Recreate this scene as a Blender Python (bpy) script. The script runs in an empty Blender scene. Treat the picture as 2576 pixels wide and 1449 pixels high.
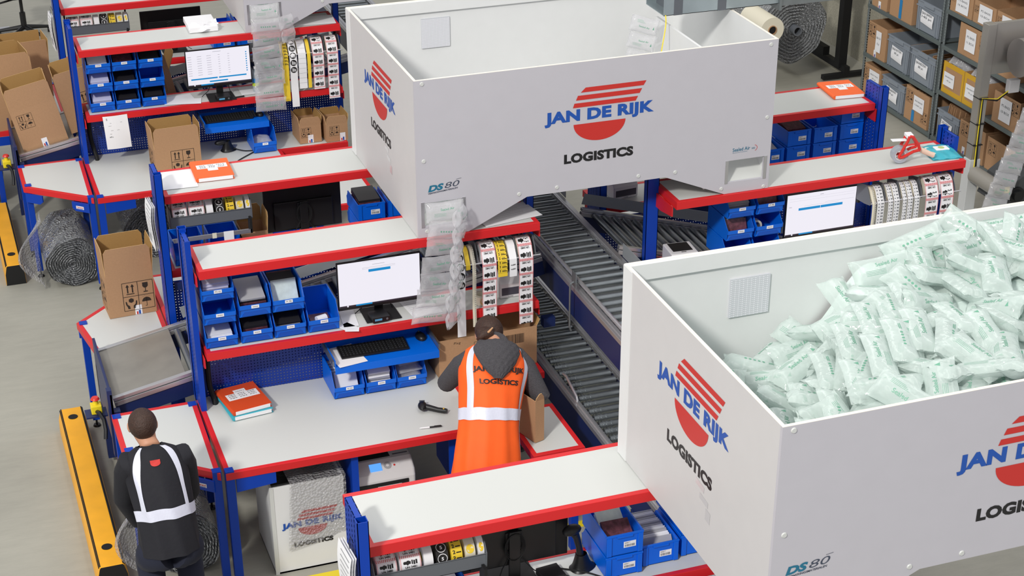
import bpy, math, random
from mathutils import Vector, Matrix
from math import sin, cos, pi, radians, sqrt
rnd = random.Random(11)
SC = bpy.context.scene
COL = SC.collection
D = bpy.data
V = Vector

# ------------------------------------------------------------ camera, world, lamps, exposure
def setup():
    cam = D.cameras.new('camera'); co = D.objects.new('camera', cam); COL.objects.link(co)
    pit, yaw, rol = 0.5057, -0.3485, 0.0016
    fwd = V((-sin(yaw)*cos(pit), cos(yaw)*cos(pit), -sin(pit)))
    right = V((cos(yaw), sin(yaw), 0)); up = right.cross(fwd)
    r2 = cos(rol)*right + sin(rol)*up; u2 = -sin(rol)*right + cos(rol)*up
    m = Matrix.Identity(4)
    for i in range(3):
        m[i][0] = r2[i]; m[i][1] = u2[i]; m[i][2] = -fwd[i]
    m.translation = V((-2.80315, -9.75082, 6.46466))
    co.matrix_world = m
    cam.sensor_width = 36; cam.lens = 4307.7*36/2576
    cam.shift_x = -34.75/2576; cam.shift_y = 226.23/2576
    cam.clip_end = 200
    SC.camera = co
    w = D.worlds.new('hall_light'); SC.world = w; w.use_nodes = True
    b = w.node_tree.nodes['Background']; b.inputs[0].default_value = (0.955, 0.965, 1.0, 1); b.inputs[1].default_value = 0.45
    def area(name, loc, aim, sx, sy, e, col):
        l = D.lights.new(name, 'AREA'); l.shape = 'RECTANGLE'; l.size = sx; l.size_y = sy; l.energy = e; l.color = col
        o = D.objects.new(name, l); COL.objects.link(o); o.location = loc
        o.rotation_euler = (V(aim)-V(loc)).to_track_quat('-Z', 'Y').to_euler()
    # rows of ceiling luminaires
    for i, x in enumerate((-6, 1, 8)):
        area('ceiling_lamp_row', (x, 1.5, 10), (x, 1.5, 0), 1.6, 22, 285, (1, .985, .95))
    area('roof_light', (-16, -17, 19), (.8, -1, 2), 2.2, 2.2, 5000, (1, .975, .92))
    SC.view_settings.view_transform = 'Standard'; SC.view_settings.look = 'None'
    SC.view_settings.exposure = 0.13; SC.view_settings.gamma = 1; SC.view_settings.use_curve_mapping = False
setup()

# ------------------------------------------------------------ materials
def lin(c):
    c = c/255.0
    return c/12.92 if c <= .04045 else ((c+.055)/1.055)**2.4
def rgb(c): return (lin(c[0]), lin(c[1]), lin(c[2]), 1)
MATS = {}
def mat(name, c, rough=.5, metal=0, noise=0, nscale=20, bump=0, bscale=60, spec=.5, emit=0, alpha=1):
    if name in MATS: return MATS[name]
    m = D.materials.new(name); m.use_nodes = True; nt = m.node_tree; b = nt.nodes['Principled BSDF']
    b.inputs['Base Color'].default_value = rgb(c); b.inputs['Roughness'].default_value = rough
    b.inputs['Metallic'].default_value = metal; b.inputs['Specular IOR Level'].default_value = spec
    if alpha < 1: b.inputs['Alpha'].default_value = alpha
    if emit:
        b.inputs['Emission Color'].default_value = rgb(c); b.inputs['Emission Strength'].default_value = emit
        b.inputs['Base Color'].default_value = (0, 0, 0, 1)
    if noise or bump:
        tc = nt.nodes.new('ShaderNodeTexCoord')
    if noise:
        n = nt.nodes.new('ShaderNodeTexNoise'); n.inputs['Scale'].default_value = nscale; n.inputs['Detail'].default_value = 6
        r = nt.nodes.new('ShaderNodeMapRange'); r.inputs[3].default_value = 1-noise; r.inputs[4].default_value = 1+noise
        r.inputs[1].default_value = .25; r.inputs[2].default_value = .75
        x = nt.nodes.new('ShaderNodeMix'); x.data_type = 'RGBA'; x.blend_type = 'MULTIPLY'; x.inputs[0].default_value = 1
        x.inputs[6].default_value = rgb(c)
        nt.links.new(tc.outputs['Object'], n.inputs['Vector']); nt.links.new(n.outputs[0], r.inputs[0])
        nt.links.new(r.outputs[0], x.inputs[7]); nt.links.new(x.outputs[2], b.inputs['Base Color'])
    if bump:
        n2 = nt.nodes.new('ShaderNodeTexNoise'); n2.inputs['Scale'].default_value = bscale; n2.inputs['Detail'].default_value = 3
        bp = nt.nodes.new('ShaderNodeBump'); bp.inputs['Strength'].default_value = bump; bp.inputs['Distance'].default_value = .01
        nt.links.new(tc.outputs['Object'], n2.inputs['Vector']); nt.links.new(n2.outputs[0], bp.inputs['Height'])
        nt.links.new(bp.outputs[0], b.inputs['Normal'])
    MATS[name] = m
    return m
def holes(name, c, px, pz, r, ax=(0, 2), round_=True):
    """sheet metal with a regular grid of punched holes (object coordinates)"""
    m = mat(name, c, .4)
    nt = m.node_tree; b = nt.nodes['Principled BSDF']; out = nt.nodes['Material Output']
    tc = nt.nodes.new('ShaderNodeTexCoord'); sp = nt.nodes.new('ShaderNodeSeparateXYZ'); nt.links.new(tc.outputs['Object'], sp.inputs[0])
    def M(op, a, bb=None):
        n = nt.nodes.new('ShaderNodeMath'); n.operation = op
        for i, v in enumerate((a, bb)):
            if v is None: continue
            if isinstance(v, (int, float)): n.inputs[i].default_value = v
            else: nt.links.new(v, n.inputs[i])
        return n.outputs[0]
    def cell(o, p): return M('ABSOLUTE', M('SUBTRACT', M('MODULO', M('ADD', o, 100*p), p), p/2))
    a = cell(sp.outputs[ax[0]], px); d = cell(sp.outputs[ax[1]], pz)
    if round_: h = M('LESS_THAN', M('SQRT', M('ADD', M('MULTIPLY', a, a), M('MULTIPLY', d, d))), r)
    else: h = M('MULTIPLY', M('LESS_THAN', a, r), M('LESS_THAN', d, pz*.28))
    t = nt.nodes.new('ShaderNodeBsdfTransparent'); mx = nt.nodes.new('ShaderNodeMixShader')
    nt.links.new(h, mx.inputs[0]); nt.links.new(b.outputs[0], mx.inputs[1]); nt.links.new(t.outputs[0], mx.inputs[2])
    nt.links.new(mx.outputs[0], out.inputs[0])
    return m
def film(name, c, fac, rough=.15, bscale=30, bstr=.5, cell=False, coat=0, dist=.012):
    """clear plastic film: part see-through, part glossy milky plastic"""
    m = mat(name, c, rough); nt = m.node_tree; b = nt.nodes['Principled BSDF']; out = nt.nodes['Material Output']
    tc = nt.nodes.new('ShaderNodeTexCoord')
    n = nt.nodes.new('ShaderNodeTexVoronoi' if cell else 'ShaderNodeTexNoise'); n.inputs['Scale'].default_value = bscale
    bp = nt.nodes.new('ShaderNodeBump'); bp.inputs['Strength'].default_value = bstr; bp.inputs['Distance'].default_value = dist; b.inputs['Coat Weight'].default_value = coat; b.inputs['Coat Roughness'].default_value = .04
    nt.links.new(tc.outputs['Object'], n.inputs['Vector']); nt.links.new(n.outputs[0], bp.inputs['Height']); nt.links.new(bp.outputs[0], b.inputs['Normal']); nt.links.new(bp.outputs[0], b.inputs['Coat Normal'])
    b.inputs['Specular IOR Level'].default_value = .8
    t = nt.nodes.new('ShaderNodeBsdfTransparent'); mx = nt.nodes.new('ShaderNodeMixShader')
    lw = nt.nodes.new('ShaderNodeLayerWeight'); lw.inputs[0].default_value = .35
    r = nt.nodes.new('ShaderNodeMapRange'); r.inputs[3].default_value = fac; r.inputs[4].default_value = min(1, fac+.45)
    nt.links.new(lw.outputs['Facing'], r.inputs[0])
    nt.links.new(r.outputs[0], mx.inputs[0]); nt.links.new(t.outputs[0], mx.inputs[1]); nt.links.new(b.outputs[0], mx.inputs[2])
    nt.links.new(mx.outputs[0], out.inputs[0])
    return m
WHITE = mat('white_laminate', (209, 211, 208), .38, spec=.4)
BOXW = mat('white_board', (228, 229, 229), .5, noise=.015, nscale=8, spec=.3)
BOXS = mat('white_board_dimmed', (208, 206, 206), .5, noise=.015, nscale=8, spec=.3)  # same white board, its lower brightness on the outer side put into the colour
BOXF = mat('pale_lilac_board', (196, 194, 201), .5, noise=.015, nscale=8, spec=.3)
BOXEDGE = mat('board_edge', (240, 234, 224), .6, noise=.05, nscale=12)
RED = mat('red_enamel', (215, 38, 42), .36, spec=.4)
BLUE = mat('blue_enamel', (6, 62, 172), .36, spec=.3)
NAVY = mat('navy_enamel', (22, 38, 88), .4)
BINB = mat('blue_bin_plastic', (0, 104, 222), .38, spec=.35, bump=.08, bscale=250)
BIND = mat('blue_bin_recess_shade', (0, 80, 185), .45)  # bin blue darkened in colour for the shade inside the finger grip
TOTE = mat('blue_tote_plastic', (0, 100, 224), .35, spec=.35)
KRAFT = mat('kraft_cardboard', (180, 142, 108), .85, noise=.05, nscale=90, spec=.15)
KRIN = mat('kraft_inner', (172, 136, 86), .88, noise=.04, nscale=90, spec=.1)
KEDGE = mat('kraft_cut_edge', (205, 168, 118), .9)
INK = mat('black_ink', (26, 24, 24), .6)
INKB = mat('brown_black_ink', (48, 36, 28), .8)
PAPER = mat('white_paper', (240, 240, 243), .7, spec=.2)
CREAM = mat('cream_backing', (226, 220, 200), .6)
ORANGE = mat('orange_card', (244, 104, 42), .6)
DORANGE = mat('dark_orange_card', (214, 74, 26), .6)
TEAL = mat('teal_plastic', (60, 172, 190), .35)
BLACK = mat('black_plastic', (20, 20, 22), .4, bump=.03, bscale=300)
BLACKM = mat('black_matt', (14, 14, 15), .7)
GREY = mat('grey_plastic', (98, 102, 108), .45)
STEEL = mat('galvanised_steel', (150, 156, 158), .38, metal=.85, noise=.08, nscale=14)
ALU = mat('aluminium', (205, 205, 208), .32, metal=.8)
GREYP = mat('grey_guide_plate', (140, 144, 149), .4)
CHUTE = mat('brushed_plate', (166, 162, 154), .42, metal=.75, noise=.12, nscale=5)
ROLL = mat('zinc_roller', (150, 156, 160), .3, metal=.85, noise=.06, nscale=30)
LOGOR = mat('logo_red', (202, 48, 42), .5); LOGOB = mat('logo_blue', (26, 82, 172), .5); LOGOK = mat('logo_black', (26, 25, 27), .5)
YEL = mat('yellow_plastic', (250, 178, 30), .4, noise=.08, nscale=6); YELB = mat('bright_yellow', (238, 214, 40), .45)
REDB = mat('red_button', (214, 52, 46), .35)
SCREEN = mat('lit_screen', (243, 240, 250), .3, emit=.88)
UIB = mat('lit_blue', (22, 146, 214), .3, emit=.8); UIG = mat('lit_grey', (170, 168, 182), .3, emit=.7); UIK = mat('lit_dark', (62, 54, 66), .3, emit=.6)
HATCH = mat('label_red', (214, 66, 70), .6); LYEL = mat('label_yellow', (240, 206, 56), .55)
GREENP = mat('green_print', (112, 172, 146), .5)
AIRF = film('air_pillow_film', (222, 236, 231), .42, .12, 22, .5)
AIRG = film('air_pillow_film_grey', (230, 230, 234), .27, .13, 22, .45)
BUBB = film('bubble_wrap', (160, 163, 166), .62, .07, 48, 1.0, cell=True, coat=1, dist=.03)
BUBC = film('bubble_wrap_sheet', (200, 199, 203), .30, .07, 60, 1.0, cell=True, coat=1, dist=.02)
PRW = mat('printer_white', (222, 220, 222), .4)
SKIN = mat('skin', (206, 150, 120), .55); HAIR = mat('brown_hair', (60, 38, 28), .55, noise=.3, nscale=60, bump=.6, bscale=140)
FLEECE = mat('grey_fleece', (74, 72, 76), .95, noise=.25, nscale=120, bump=.5, bscale=200)
HIVIS = mat('orange_vest', (255, 98, 22), .7, noise=.04, nscale=18)
REFL = mat('reflective_tape', (214, 216, 232), .35, bump=.15, bscale=60)
DARKC = mat('black_jacket', (24, 24, 32), .8, bump=.25, bscale=30); JEANS = mat('dark_trousers', (30, 34, 52), .9)
GREYT = mat('grey_tote_plastic', (138, 146, 156), .42)
RACK = mat('grey_rack_steel', (112, 122, 122), .45, metal=.4)
PEG = holes('perforated_panel', (6, 50, 146), .0215, .0215, .0038)
FINH = holes('perforated_upright', (6, 62, 172), .05, .028, .005, ax=(1, 2), round_=False)
RACKH = holes('perforated_rack_post', (116, 124, 126), .02, .03, .0045, ax=(1, 2))
MAG = [mat('leaflet_purple', (104, 60, 70), .4, noise=.6, nscale=45), mat('leaflet_green', (120, 140, 96), .4, noise=.5, nscale=40),
       mat('leaflet_pale', (206, 220, 220), .4, noise=.12, nscale=25), mat('leaflet_black', (38, 36, 38), .45), mat('leaflet_grey', (178, 178, 182), .5)]
def floor_material():
    m = mat('worn_concrete', (164, 162, 151), .55, noise=.1, nscale=.9, bump=.05, bscale=30)
    nt = m.node_tree; b = nt.nodes['Principled BSDF']
    src = b.inputs['Base Color'].links[0].from_socket
    tc = nt.nodes.new('ShaderNodeTexCoord'); n = nt.nodes.new('ShaderNodeTexNoise'); n.inputs['Scale'].default_value = 7; n.inputs['Detail'].default_value = 12; n.inputs['Roughness'].default_value = .75
    mp = nt.nodes.new('ShaderNodeMapping'); mp.inputs['Scale'].default_value = (.5, 2.2, 1); mp.inputs['Rotation'].default_value = (0, 0, .5)
    r = nt.nodes.new('ShaderNodeMapRange'); r.inputs[1].default_value = .3; r.inputs[2].default_value = .7; r.inputs[3].default_value = .9; r.inputs[4].default_value = 1.06
    x = nt.nodes.new('ShaderNodeMix'); x.data_type = 'RGBA'; x.blend_type = 'MULTIPLY'; x.inputs[0].default_value = 1
    nt.links.new(tc.outputs['Object'], mp.inputs[0]); nt.links.new(mp.outputs[0], n.inputs['Vector']); nt.links.new(n.outputs[0], r.inputs[0])
    nt.links.new(src, x.inputs[6]); nt.links.new(r.outputs[0], x.inputs[7]); nt.links.new(x.outputs[2], b.inputs['Base Color'])
    return m
FLOOR = floor_material()
CONC = mat('rough_concrete', (168, 164, 148), .9, noise=.16, nscale=55, bump=.5, bscale=90)

# ------------------------------------------------------------ mesh builder
class MB:
    def __init__(s): s.v = []; s.f = []; s.mi = []; s.cur = 0
    def add(s, vs, fs, xf=None):
        o = len(s.v)
        s.v += [tuple(xf @ V(v)) if xf is not None else tuple(v) for v in vs]
        s.f += [tuple(i+o for i in f) for f in fs]; s.mi += [s.cur]*len(fs)
        return s
    def m(s, i): s.cur = i; return s
    def box(s, x0, x1, y0, y1, z0, z1, xf=None):
        vs = [(x0, y0, z0), (x1, y0, z0), (x1, y1, z0), (x0, y1, z0), (x0, y0, z1), (x1, y0, z1), (x1, y1, z1), (x0, y1, z1)]
        return s.add(vs, [(3, 2, 1, 0), (4, 5, 6, 7), (0, 1, 5, 4), (1, 2, 6, 5), (2, 3, 7, 6), (3, 0, 4, 7)], xf)
    def prism(s, pts, pl, a, b, xf=None):
        n = len(pts)
        def p(q, t): return (q[0], q[1], t) if pl == 'xy' else ((q[0], t, q[1]) if pl == 'xz' else (t, q[0], q[1]))
        vs = [p(q, a) for q in pts]+[p(q, b) for q in pts]
        fs = [tuple(range(n))[::-1], tuple(range(n, 2*n))]+[(i, (i+1) % n, n+(i+1) % n, n+i) for i in range(n)]
        return s.add(vs, fs, xf)
    def cyl(s, p0, p1, r0, r1=None, n=16, xf=None, cap=True):
        p0 = V(p0); p1 = V(p1); r1 = r0 if r1 is None else r1
        d = (p1-p0).normalized(); a = d.orthogonal().normalized(); b = d.cross(a)
        vs = [p0+r0*(cos(2*pi*i/n)*a+sin(2*pi*i/n)*b) for i in range(n)]+[p1+r1*(cos(2*pi*i/n)*a+sin(2*pi*i/n)*b) for i in range(n)]
        fs = [(i, (i+1) % n, n+(i+1) % n, n+i) for i in range(n)]
        if cap: fs += [tuple(range(n))[::-1], tuple(range(n, 2*n))]
        return s.add(vs, fs, xf)
    def ring(s, p0, p1, r0, r1, n=24, xf=None):   # hollow cylinder, outer r0 inner r1
        p0 = V(p0); p1 = V(p1); d = (p1-p0).normalized(); a = d.orthogonal().normalized(); b = d.cross(a)
        def c(p, r): return [p+r*(cos(2*pi*i/n)*a+sin(2*pi*i/n)*b) for i in range(n)]
        vs = c(p0, r0)+c(p1, r0)+c(p1, r1)+c(p0, r1); fs = []
        for k in range(4):
            for i in range(n):
                j = (i+1) % n; fs.append((k*n+i, k*n+j, ((k+1) % 4)*n+j, ((k+1) % 4)*n+i))
        return s.add(vs, fs, xf)
    def tube(s, pts, r, n=8, xf=None):
        pts = [V(p) for p in pts]; vs = []; fs = []; a = None
        for i, p in enumerate(pts):
            d = (pts[min(i+1, len(pts)-1)]-pts[max(i-1, 0)]).normalized()
            a = d.orthogonal().normalized() if a is None else (a-d*a.dot(d)).normalized()
            b = d.cross(a); rr = r[i] if isinstance(r, (list, tuple)) else r
            vs += [p+rr*(cos(2*pi*k/n)*a+sin(2*pi*k/n)*b) for k in range(n)]
        for i in range(len(pts)-1):
            for k in range(n):
                j = (k+1) % n; fs.append((i*n+k, i*n+j, (i+1)*n+j, (i+1)*n+k))
        fs += [tuple(range(n))[::-1], tuple(range((len(pts)-1)*n, len(pts)*n))]
        return s.add(vs, fs, xf)
    def sph(s, c, r, nu=16, nv=10, xf=None):
        r = (r, r, r) if not isinstance(r, (tuple, list)) else r
        vs = []; fs = []
        for j in range(nv+1):
            t = pi*j/nv
            for i in range(nu):
                p = 2*pi*i/nu; vs.append((c[0]+r[0]*sin(t)*cos(p), c[1]+r[1]*sin(t)*sin(p), c[2]+r[2]*cos(t)))
        for j in range(nv):
            for i in range(nu):
                k = (i+1) % nu; fs.append((j*nu+i, (j+1)*nu+i, (j+1)*nu+k, j*nu+k))
        return s.add(vs, fs, xf)
    def sheet(s, fn, nu, nv, xf=None, wrap=False):
        vs = [fn(i/nu, j/nv) for j in range(nv+1) for i in range(nu+(0 if wrap else 1))]; w = nu+(0 if wrap else 1); fs = []
        for j in range(nv):
            for i in range(nu):
                k = (i+1) % w; fs.append((j*w+i, j*w+k, (j+1)*w+k, (j+1)*w+i))
        return s.add(vs, fs, xf)
    def flat(s, polys, fn):
        for p in polys: s.add([fn(u, v) for u, v in p], [tuple(range(len(p)))])
        return s
    def geo(s, g, fn): return s.add([fn(u, v) for u, v in g[0]], g[1])
def obj(name, mb, mats, parent=None, bev=0, smooth=False, loc=None, ang=38, seg=2):
    me = D.meshes.new(name); me.from_pydata(mb.v, [], mb.f)
    for m in (mats if isinstance(mats, (list, tuple)) else [mats]): me.materials.append(m)
    if any(mb.mi): me.polygons.foreach_set('material_index', mb.mi)
    me.update()
    if smooth:
        me.polygons.foreach_set('use_smooth', [True]*len(me.polygons)); me.set_sharp_from_angle(angle=radians(ang))
    o = D.objects.new(name, me); COL.objects.link(o)
    if parent: o.parent = parent
    if loc: o.location = loc
    if bev:
        b = o.modifiers.new('bevel', 'BEVEL'); b.width = bev; b.segments = seg; b.limit_method = 'ANGLE'; b.angle_limit = radians(40)
    return o
def tag(o, label, cat, group=None, kind=None):
    if label: o['label'] = label
    if cat: o['category'] = cat
    if group: o['group'] = group
    if kind: o['kind'] = kind
    return o
def thing(name, label, cat, loc=(0, 0, 0), rz=0, group=None):
    o = D.objects.new(name, None); COL.objects.link(o); o.empty_display_size = .1
    o.location = loc; o.rotation_euler = (0, 0, rz)
    return tag(o, label, cat, group)
def copy_tree(o, parent=None):
    c = o.copy(); COL.objects.link(c)
    if parent: c.parent = parent
    for ch in [x for x in o.children]: copy_tree(ch, c)
    return c
def placed(o, loc, rz, label, group=None, rot=None):
    c = copy_tree(o); c.location = loc; c.rotation_euler = rot if rot else (0, 0, rz); c['label'] = label
    if group: c['group'] = group
    return c
# ------------------------------------------------------------ flat print: text and pictures as polygons
_T = {}
def text(s, bold=.02, shear=0, space=1.0):
    """(verts2d, faces, width) with capital height 1 and left edge 0"""
    k = (s, bold, shear, space)
    if k in _T: return _T[k]
    cu = D.curves.new('lettering', 'FONT'); cu.body = s; cu.offset = bold; cu.shear = shear; cu.space_character = space
    cu.size = 1; cu.resolution_u = 3; cu.dimensions = '2D'; cu.fill_mode = 'FRONT' if False else cu.fill_mode
    o = D.objects.new('lettering', cu); COL.objects.link(o)
    me = D.meshes.new_from_object(o.evaluated_get(bpy.context.evaluated_depsgraph_get()))
    vs = [(v.co.x, v.co.y) for v in me.vertices]; fs = [tuple(p.vertices) for p in me.polygons]
    D.objects.remove(o); D.curves.remove(cu); D.meshes.remove(me)
    x0 = min(v[0] for v in vs); h = .729
    vs = [((x-x0)/h, y/h) for x, y in vs]
    _T[k] = (vs, fs, max(v[0] for v in vs)); return _T[k]
def frame(o, u, v):
    o = V(o); u = V(u).normalized(); v = V(v).normalized()
    return lambda a, b: o+u*a+v*b
def tx(mb, s, fn, u, v, h, bold=.02, wid=None, align='c', shear=0, space=1.0, flip=False):
    """put text with capital height h at (u,v) (baseline); wid squeezes it to a width"""
    g = text(s, bold, shear, space); k = (wid/g[2]) if wid else h; w = g[2]*k
    du = u-(w/2 if align == 'c' else (w if align == 'r' else 0))
    if flip: mb.geo((g[0], g[1]), lambda a, b: fn(2*u-(du+a*k), v-b*h))
    else: mb.geo((g[0], g[1]), lambda a, b: fn(du+a*k, v+b*h))
    return w
def q(x0, y0, x1, y1): return [(x0, y0), (x1, y0), (x1, y1), (x0, y1)]
def barcode(w, h, n=22, seed=1):
    r = random.Random(seed); x = 0; out = []
    while x < w:
        a = w/n*r.choice((.35, .5, .8)); out.append(q(x, 0, min(w, x+a), h)); x += a+w/n*r.choice((.35, .5, .7))
    return out
def arc(cx, cy, r, a0, a1, n=14): return [(cx+r*cos(a0+(a1-a0)*i/n), cy+r*sin(a0+(a1-a0)*i/n)) for i in range(n+1)]
def disc(cx, cy, r, n=20): return arc(cx, cy, r, 0, 2*pi*(n-1)/n, n-1)
def lin2(x0, y0, x1, y1, t):
    dx, dy = x1-x0, y1-y0; l = sqrt(dx*dx+dy*dy); nx, ny = -dy/l*t/2, dx/l*t/2
    return [(x0+nx, y0+ny), (x1+nx, y1+ny), (x1-nx, y1-ny), (x0-nx, y0-ny)]
def handling():
    """the four handling symbols (arrows up, glass, hands, umbrella) in a 2x2 unit frame"""
    P = []; t = .018
    for x in (0, .5, 1): P.append(q(x-t/2, 0, x+t/2, 1))
    for y in (0, .5, 1): P.append(q(0, y-t/2, 1, y+t/2))
    for x in (.17, .33):
        P.append(q(x-.022, .63, x+.022, .86)); P.append([(x-.06, .84), (x+.06, .84), (x, .94)])
    P.append(q(.12, .575, .38, .605))
    P.append([(.66, .93), (.84, .93), (.84, .80), (.79, .74), (.71, .74), (.66, .80)]); P.append(q(.738, .62, .762, .76)); P.append(q(.68, .585, .82, .62))
    P.append([(.25, .44), (.33, .40), (.33, .31), (.25, .27), (.17, .31), (.17, .40)])
    for s in (-1, 1):
        P.append([(.25+s*.19, .33), (.25+s*.15, .33), (.25+s*.13, .22), (.25+s*.06, .16), (.25+s*.05, .06), (.25+s*.12, .06), (.25+s*.14, .14), (.25+s*.18, .22)])
    P.append(arc(.75, .25, .15, 0, pi, 10)); P.append(q(.742, .1, .758, .4)); P.append(q(.70, .085, .758, .1))
    for i in range(5): P.append(q(.64+.05*i, .43+.02*(i % 2), .65+.05*i, .45+.02*(i % 2)))
    return P
HAND = handling()
# ------------------------------------------------------------ the setting
tag(obj('floor', MB().box(-9, 16, -9, 20, -.05, 0), FLOOR), 'grey worn concrete warehouse floor', 'floor', kind='structure')
tag(obj('wall_right', MB().box(7.46, 7.66, 2, 20, 0, 6), CONC), 'rough grey concrete wall behind the racks', 'wall', kind='structure')

O2 = (0, 0); O3 = (-.16, 4.635); O1 = (.2, -4.52)

def rim(mb, pts, t, z0, z1):
    """raised frame of width t along the inside of a counter-clockwise polygon"""
    n = len(pts); P = [V((p[0], p[1])) for p in pts]; inn = []
    for i in range(n):
        a = (P[i]-P[i-1]).normalized(); b = (P[(i+1) % n]-P[i]).normalized()
        na = V((-a.y, a.x)); nb = V((-b.y, b.x)); k = t/(1+na.dot(nb)); inn.append(P[i]+(na+nb)*k)
    for i in range(n):
        j = (i+1) % n
        vs = [(*P[i], z0), (*P[j], z0), (*inn[j], z0), (*inn[i], z0), (*P[i], z1), (*P[j], z1), (*inn[j], z1), (*inn[i], z1)]
        mb.add(vs, [(3, 2, 1, 0), (4, 5, 6, 7), (0, 1, 5, 4), (2, 3, 7, 6)])
    return [(p.x, p.y) for p in inn]
def board(parent, name, pts, z, th=.05, t=.032, edge='edge_trim', bev=.002):
    m = MB(); inn = rim(m, pts, t, z-th, z)
    b = obj(name, MB().prism(inn, 'xy', z-.03, z-.002), WHITE, parent)
    obj(edge, m, RED, parent, bev)
    return b
def rect(x0, x1, y0, y1): return [(x0, y0), (x1, y0), (x1, y1), (x0, y1)]
def upright(parent, x, ych, yf, ztop=2.06, w=.055, z0=.85, fin=True):
    """square channel with a perforated fin towards the operator side"""
    s = 1 if yf > ych else -1
    m = MB(); a, b = ych, ych+.055*s; a, b = min(a, b), max(a, b)
    t = .004
    m.box(x-w/2, x+w/2, a, a+t, z0, ztop+.02).box(x-w/2, x+w/2, b-t, b, z0, ztop+.02).box(x-w/2, x-w/2+t, a, b, z0, ztop+.02).box(x+w/2-t, x+w/2, a, b, z0, ztop+.02)
    o = obj('upright', m, BLUE, parent)
    if not fin: return o
    y0 = ych+.055*s; lo, hi = min(y0, yf), max(y0, yf)
    f = MB().box(x-.0175, x-.0135, lo, hi, z0, ztop).box(x+.0135, x+.0175, lo, hi, z0, ztop)
    obj('perforated_fin', f, FINH, o)
    e = yf; obj('fin_edge', MB().box(x-.018, x+.018, e-.003, e+.003, z0, ztop).box(x-.018, x+.018, lo, hi, ztop-.004, ztop), BLUE, o)
    return o
def foot(parent, x, y):
    obj('levelling_foot', MB().cyl((x, y, 0), (x, y, .014), .03, .024, 14).cyl((x, y, .014), (x, y, .07), .008, n=8), BLACK, parent, smooth=True)
def leg(parent, x, y, w=.055, top=.846):
    l = obj('leg', MB().box(x-w/2, x+w/2, y-w/2, y+w/2, .06, top), BLUE, parent, .002); foot(l, x, y); return l
def gusset(parent, x0, x1, y, s=1):
    """flat bracket below the front edge of a table"""
    c = (x1-x0)*.12
    return obj('corner_bracket', MB().prism([(x0, .70), (x1, .72), (x1, .80), (x0, .80)] if s > 0 else [(x0, .72), (x1, .70), (x1, .80), (x0, .80)], 'xz', y-.006, y+.006), BLUE, parent, .002)
def shelf_bracket(parent, x, y0, y1, z):
    return obj('shelf_bracket', MB().prism([(y0, z-.05), (y1, z-.05), (y1, z-.12), (y0+(y1-y0)*.35, z-.15), (y0, z-.15)], 'yz', x-.004, x+.004), RED, parent)

def bench(o, side, label, x0=-1.43, x1=.83, right=False):
    ox, oy = o; t = thing('packing_bench', label, 'workbench', (ox, oy, 0), 0, 'packing benches along the conveyor')
    ul, ur = x0-.04, x1+.04
    if side == 'B':
        top = [(x0-.06, .29), (x0-.06, -.745), (.20, -.745), (.20, -.18), (x1-.02, -.18), (x1-.02, .29)]
        if right: top = rect(x0-.02, x1+.06, -.745, .29)
        board(t, 'worktop', top if not right else top, .85)
        board(t, 'top_shelf', rect(x0, x1, -.02, .40), 1.887, .058)
        board(t, 'middle_shelf', rect(x0, x1, -.01, .345), 1.305, .055)
        upright(t, ul, *((.285, .07, 2.06) if not right else (.34, .0, 2.0)), fin=not right, w=.09 if right else .055)
        upright(t, ur, *((.34, .0, 2.0) if not right else (.40, .19, 1.985)), fin=right)
        obj('back_panel', MB().box(x0-.02, x1+.02, .249, .252, .85, 1.25), PEG, t)
        for z in (1.887, 1.305):
            for x in (x0-.012, x1+.012): shelf_bracket(t, x, .30, .02, z)
        for x, y in ((x0-.035, -.715), (.17 if not right else x1+.03, -.715), (x0-.035, .22), (x1-.05, .22)): leg(t, x, y, top=.86 if y < -.7 and not right else .846)
        gusset(t, x0-.0, x0+.25, -.735, 1)
        if not right:
            gusset(t, x1-.22, x1-.03, -.172, -1)
            obj('side_panel', MB().box(-.02, .16, -.64, -.62, .1, .8).box(.14, .145, -.62, .2, .1, .8), BLUE, t)
            obj('cabinet_post', MB().box(-.69, -.645, -.70, -.66, .06, .8).box(-.69, -.685, -.66, .1, .1, .8), BLUE, t)
    else:
        board(t, 'worktop', rect(x0-.06, .30 if not right else x1+.06, 1.21, 2.25), .85)
        board(t, 'top_shelf', rect(x0, x1, 1.245, 1.735), 1.887, .058)
        board(t, 'middle_shelf', rect(x0, x1, 1.30, 1.69), 1.305, .055)
        upright(t, ul, 1.175, 1.44, 2.06 if not right else 2.0); upright(t, ur, 1.175, 1.44, 2.0 if not right else 2.01)
        obj('back_panel', MB().box(x0-.02, x1+.02, 1.248, 1.251, .85, 1.25), PEG, t)
        obj('cable_channel', MB().box(x0, x1, 1.215, 1.245, 1.19, 1.245), NAVY, t)
        for z in (1.887, 1.305):
            for x in (x0-.012, x1+.012): shelf_bracket(t, x, 1.24, 1.6, z)
        for x, y in ((x0-.035, 2.22), (.27 if not right else x1+.03, 2.22), (x0-.035, 1.28), (.22 if not right else x1-.05, 1.28)): leg(t, x, y)
        gusset(t, x0, x0+.25, 2.24, 1)
    return t
def keyboard_tray(t, x0, x1):
    k = obj('keyboard_tray', MB().box(x0, x1, -.115, .20, 1.105, 1.112).box(x0, x1, -.118, -.112, 1.06, 1.112).box(x0, x0+.006, -.115, .2, 1.105, 1.16).box(x0, x1, .19, .2, 1.105, 1.14), BINB, t, .001)
    for a in (x0-.012, x1): obj('slide_rail', MB().box(a, a+.012, -.10, .2, 1.115, 1.15), STEEL, k)
B2 = bench(O2, 'B', 'packing bench where the person in the orange vest works'); keyboard_tray(B2, -.625, .085)
B3 = bench(O3, 'B', 'packing bench with nine blue bins, farther back on the left'); keyboard_tray(B3, -.45, .12)
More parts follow.
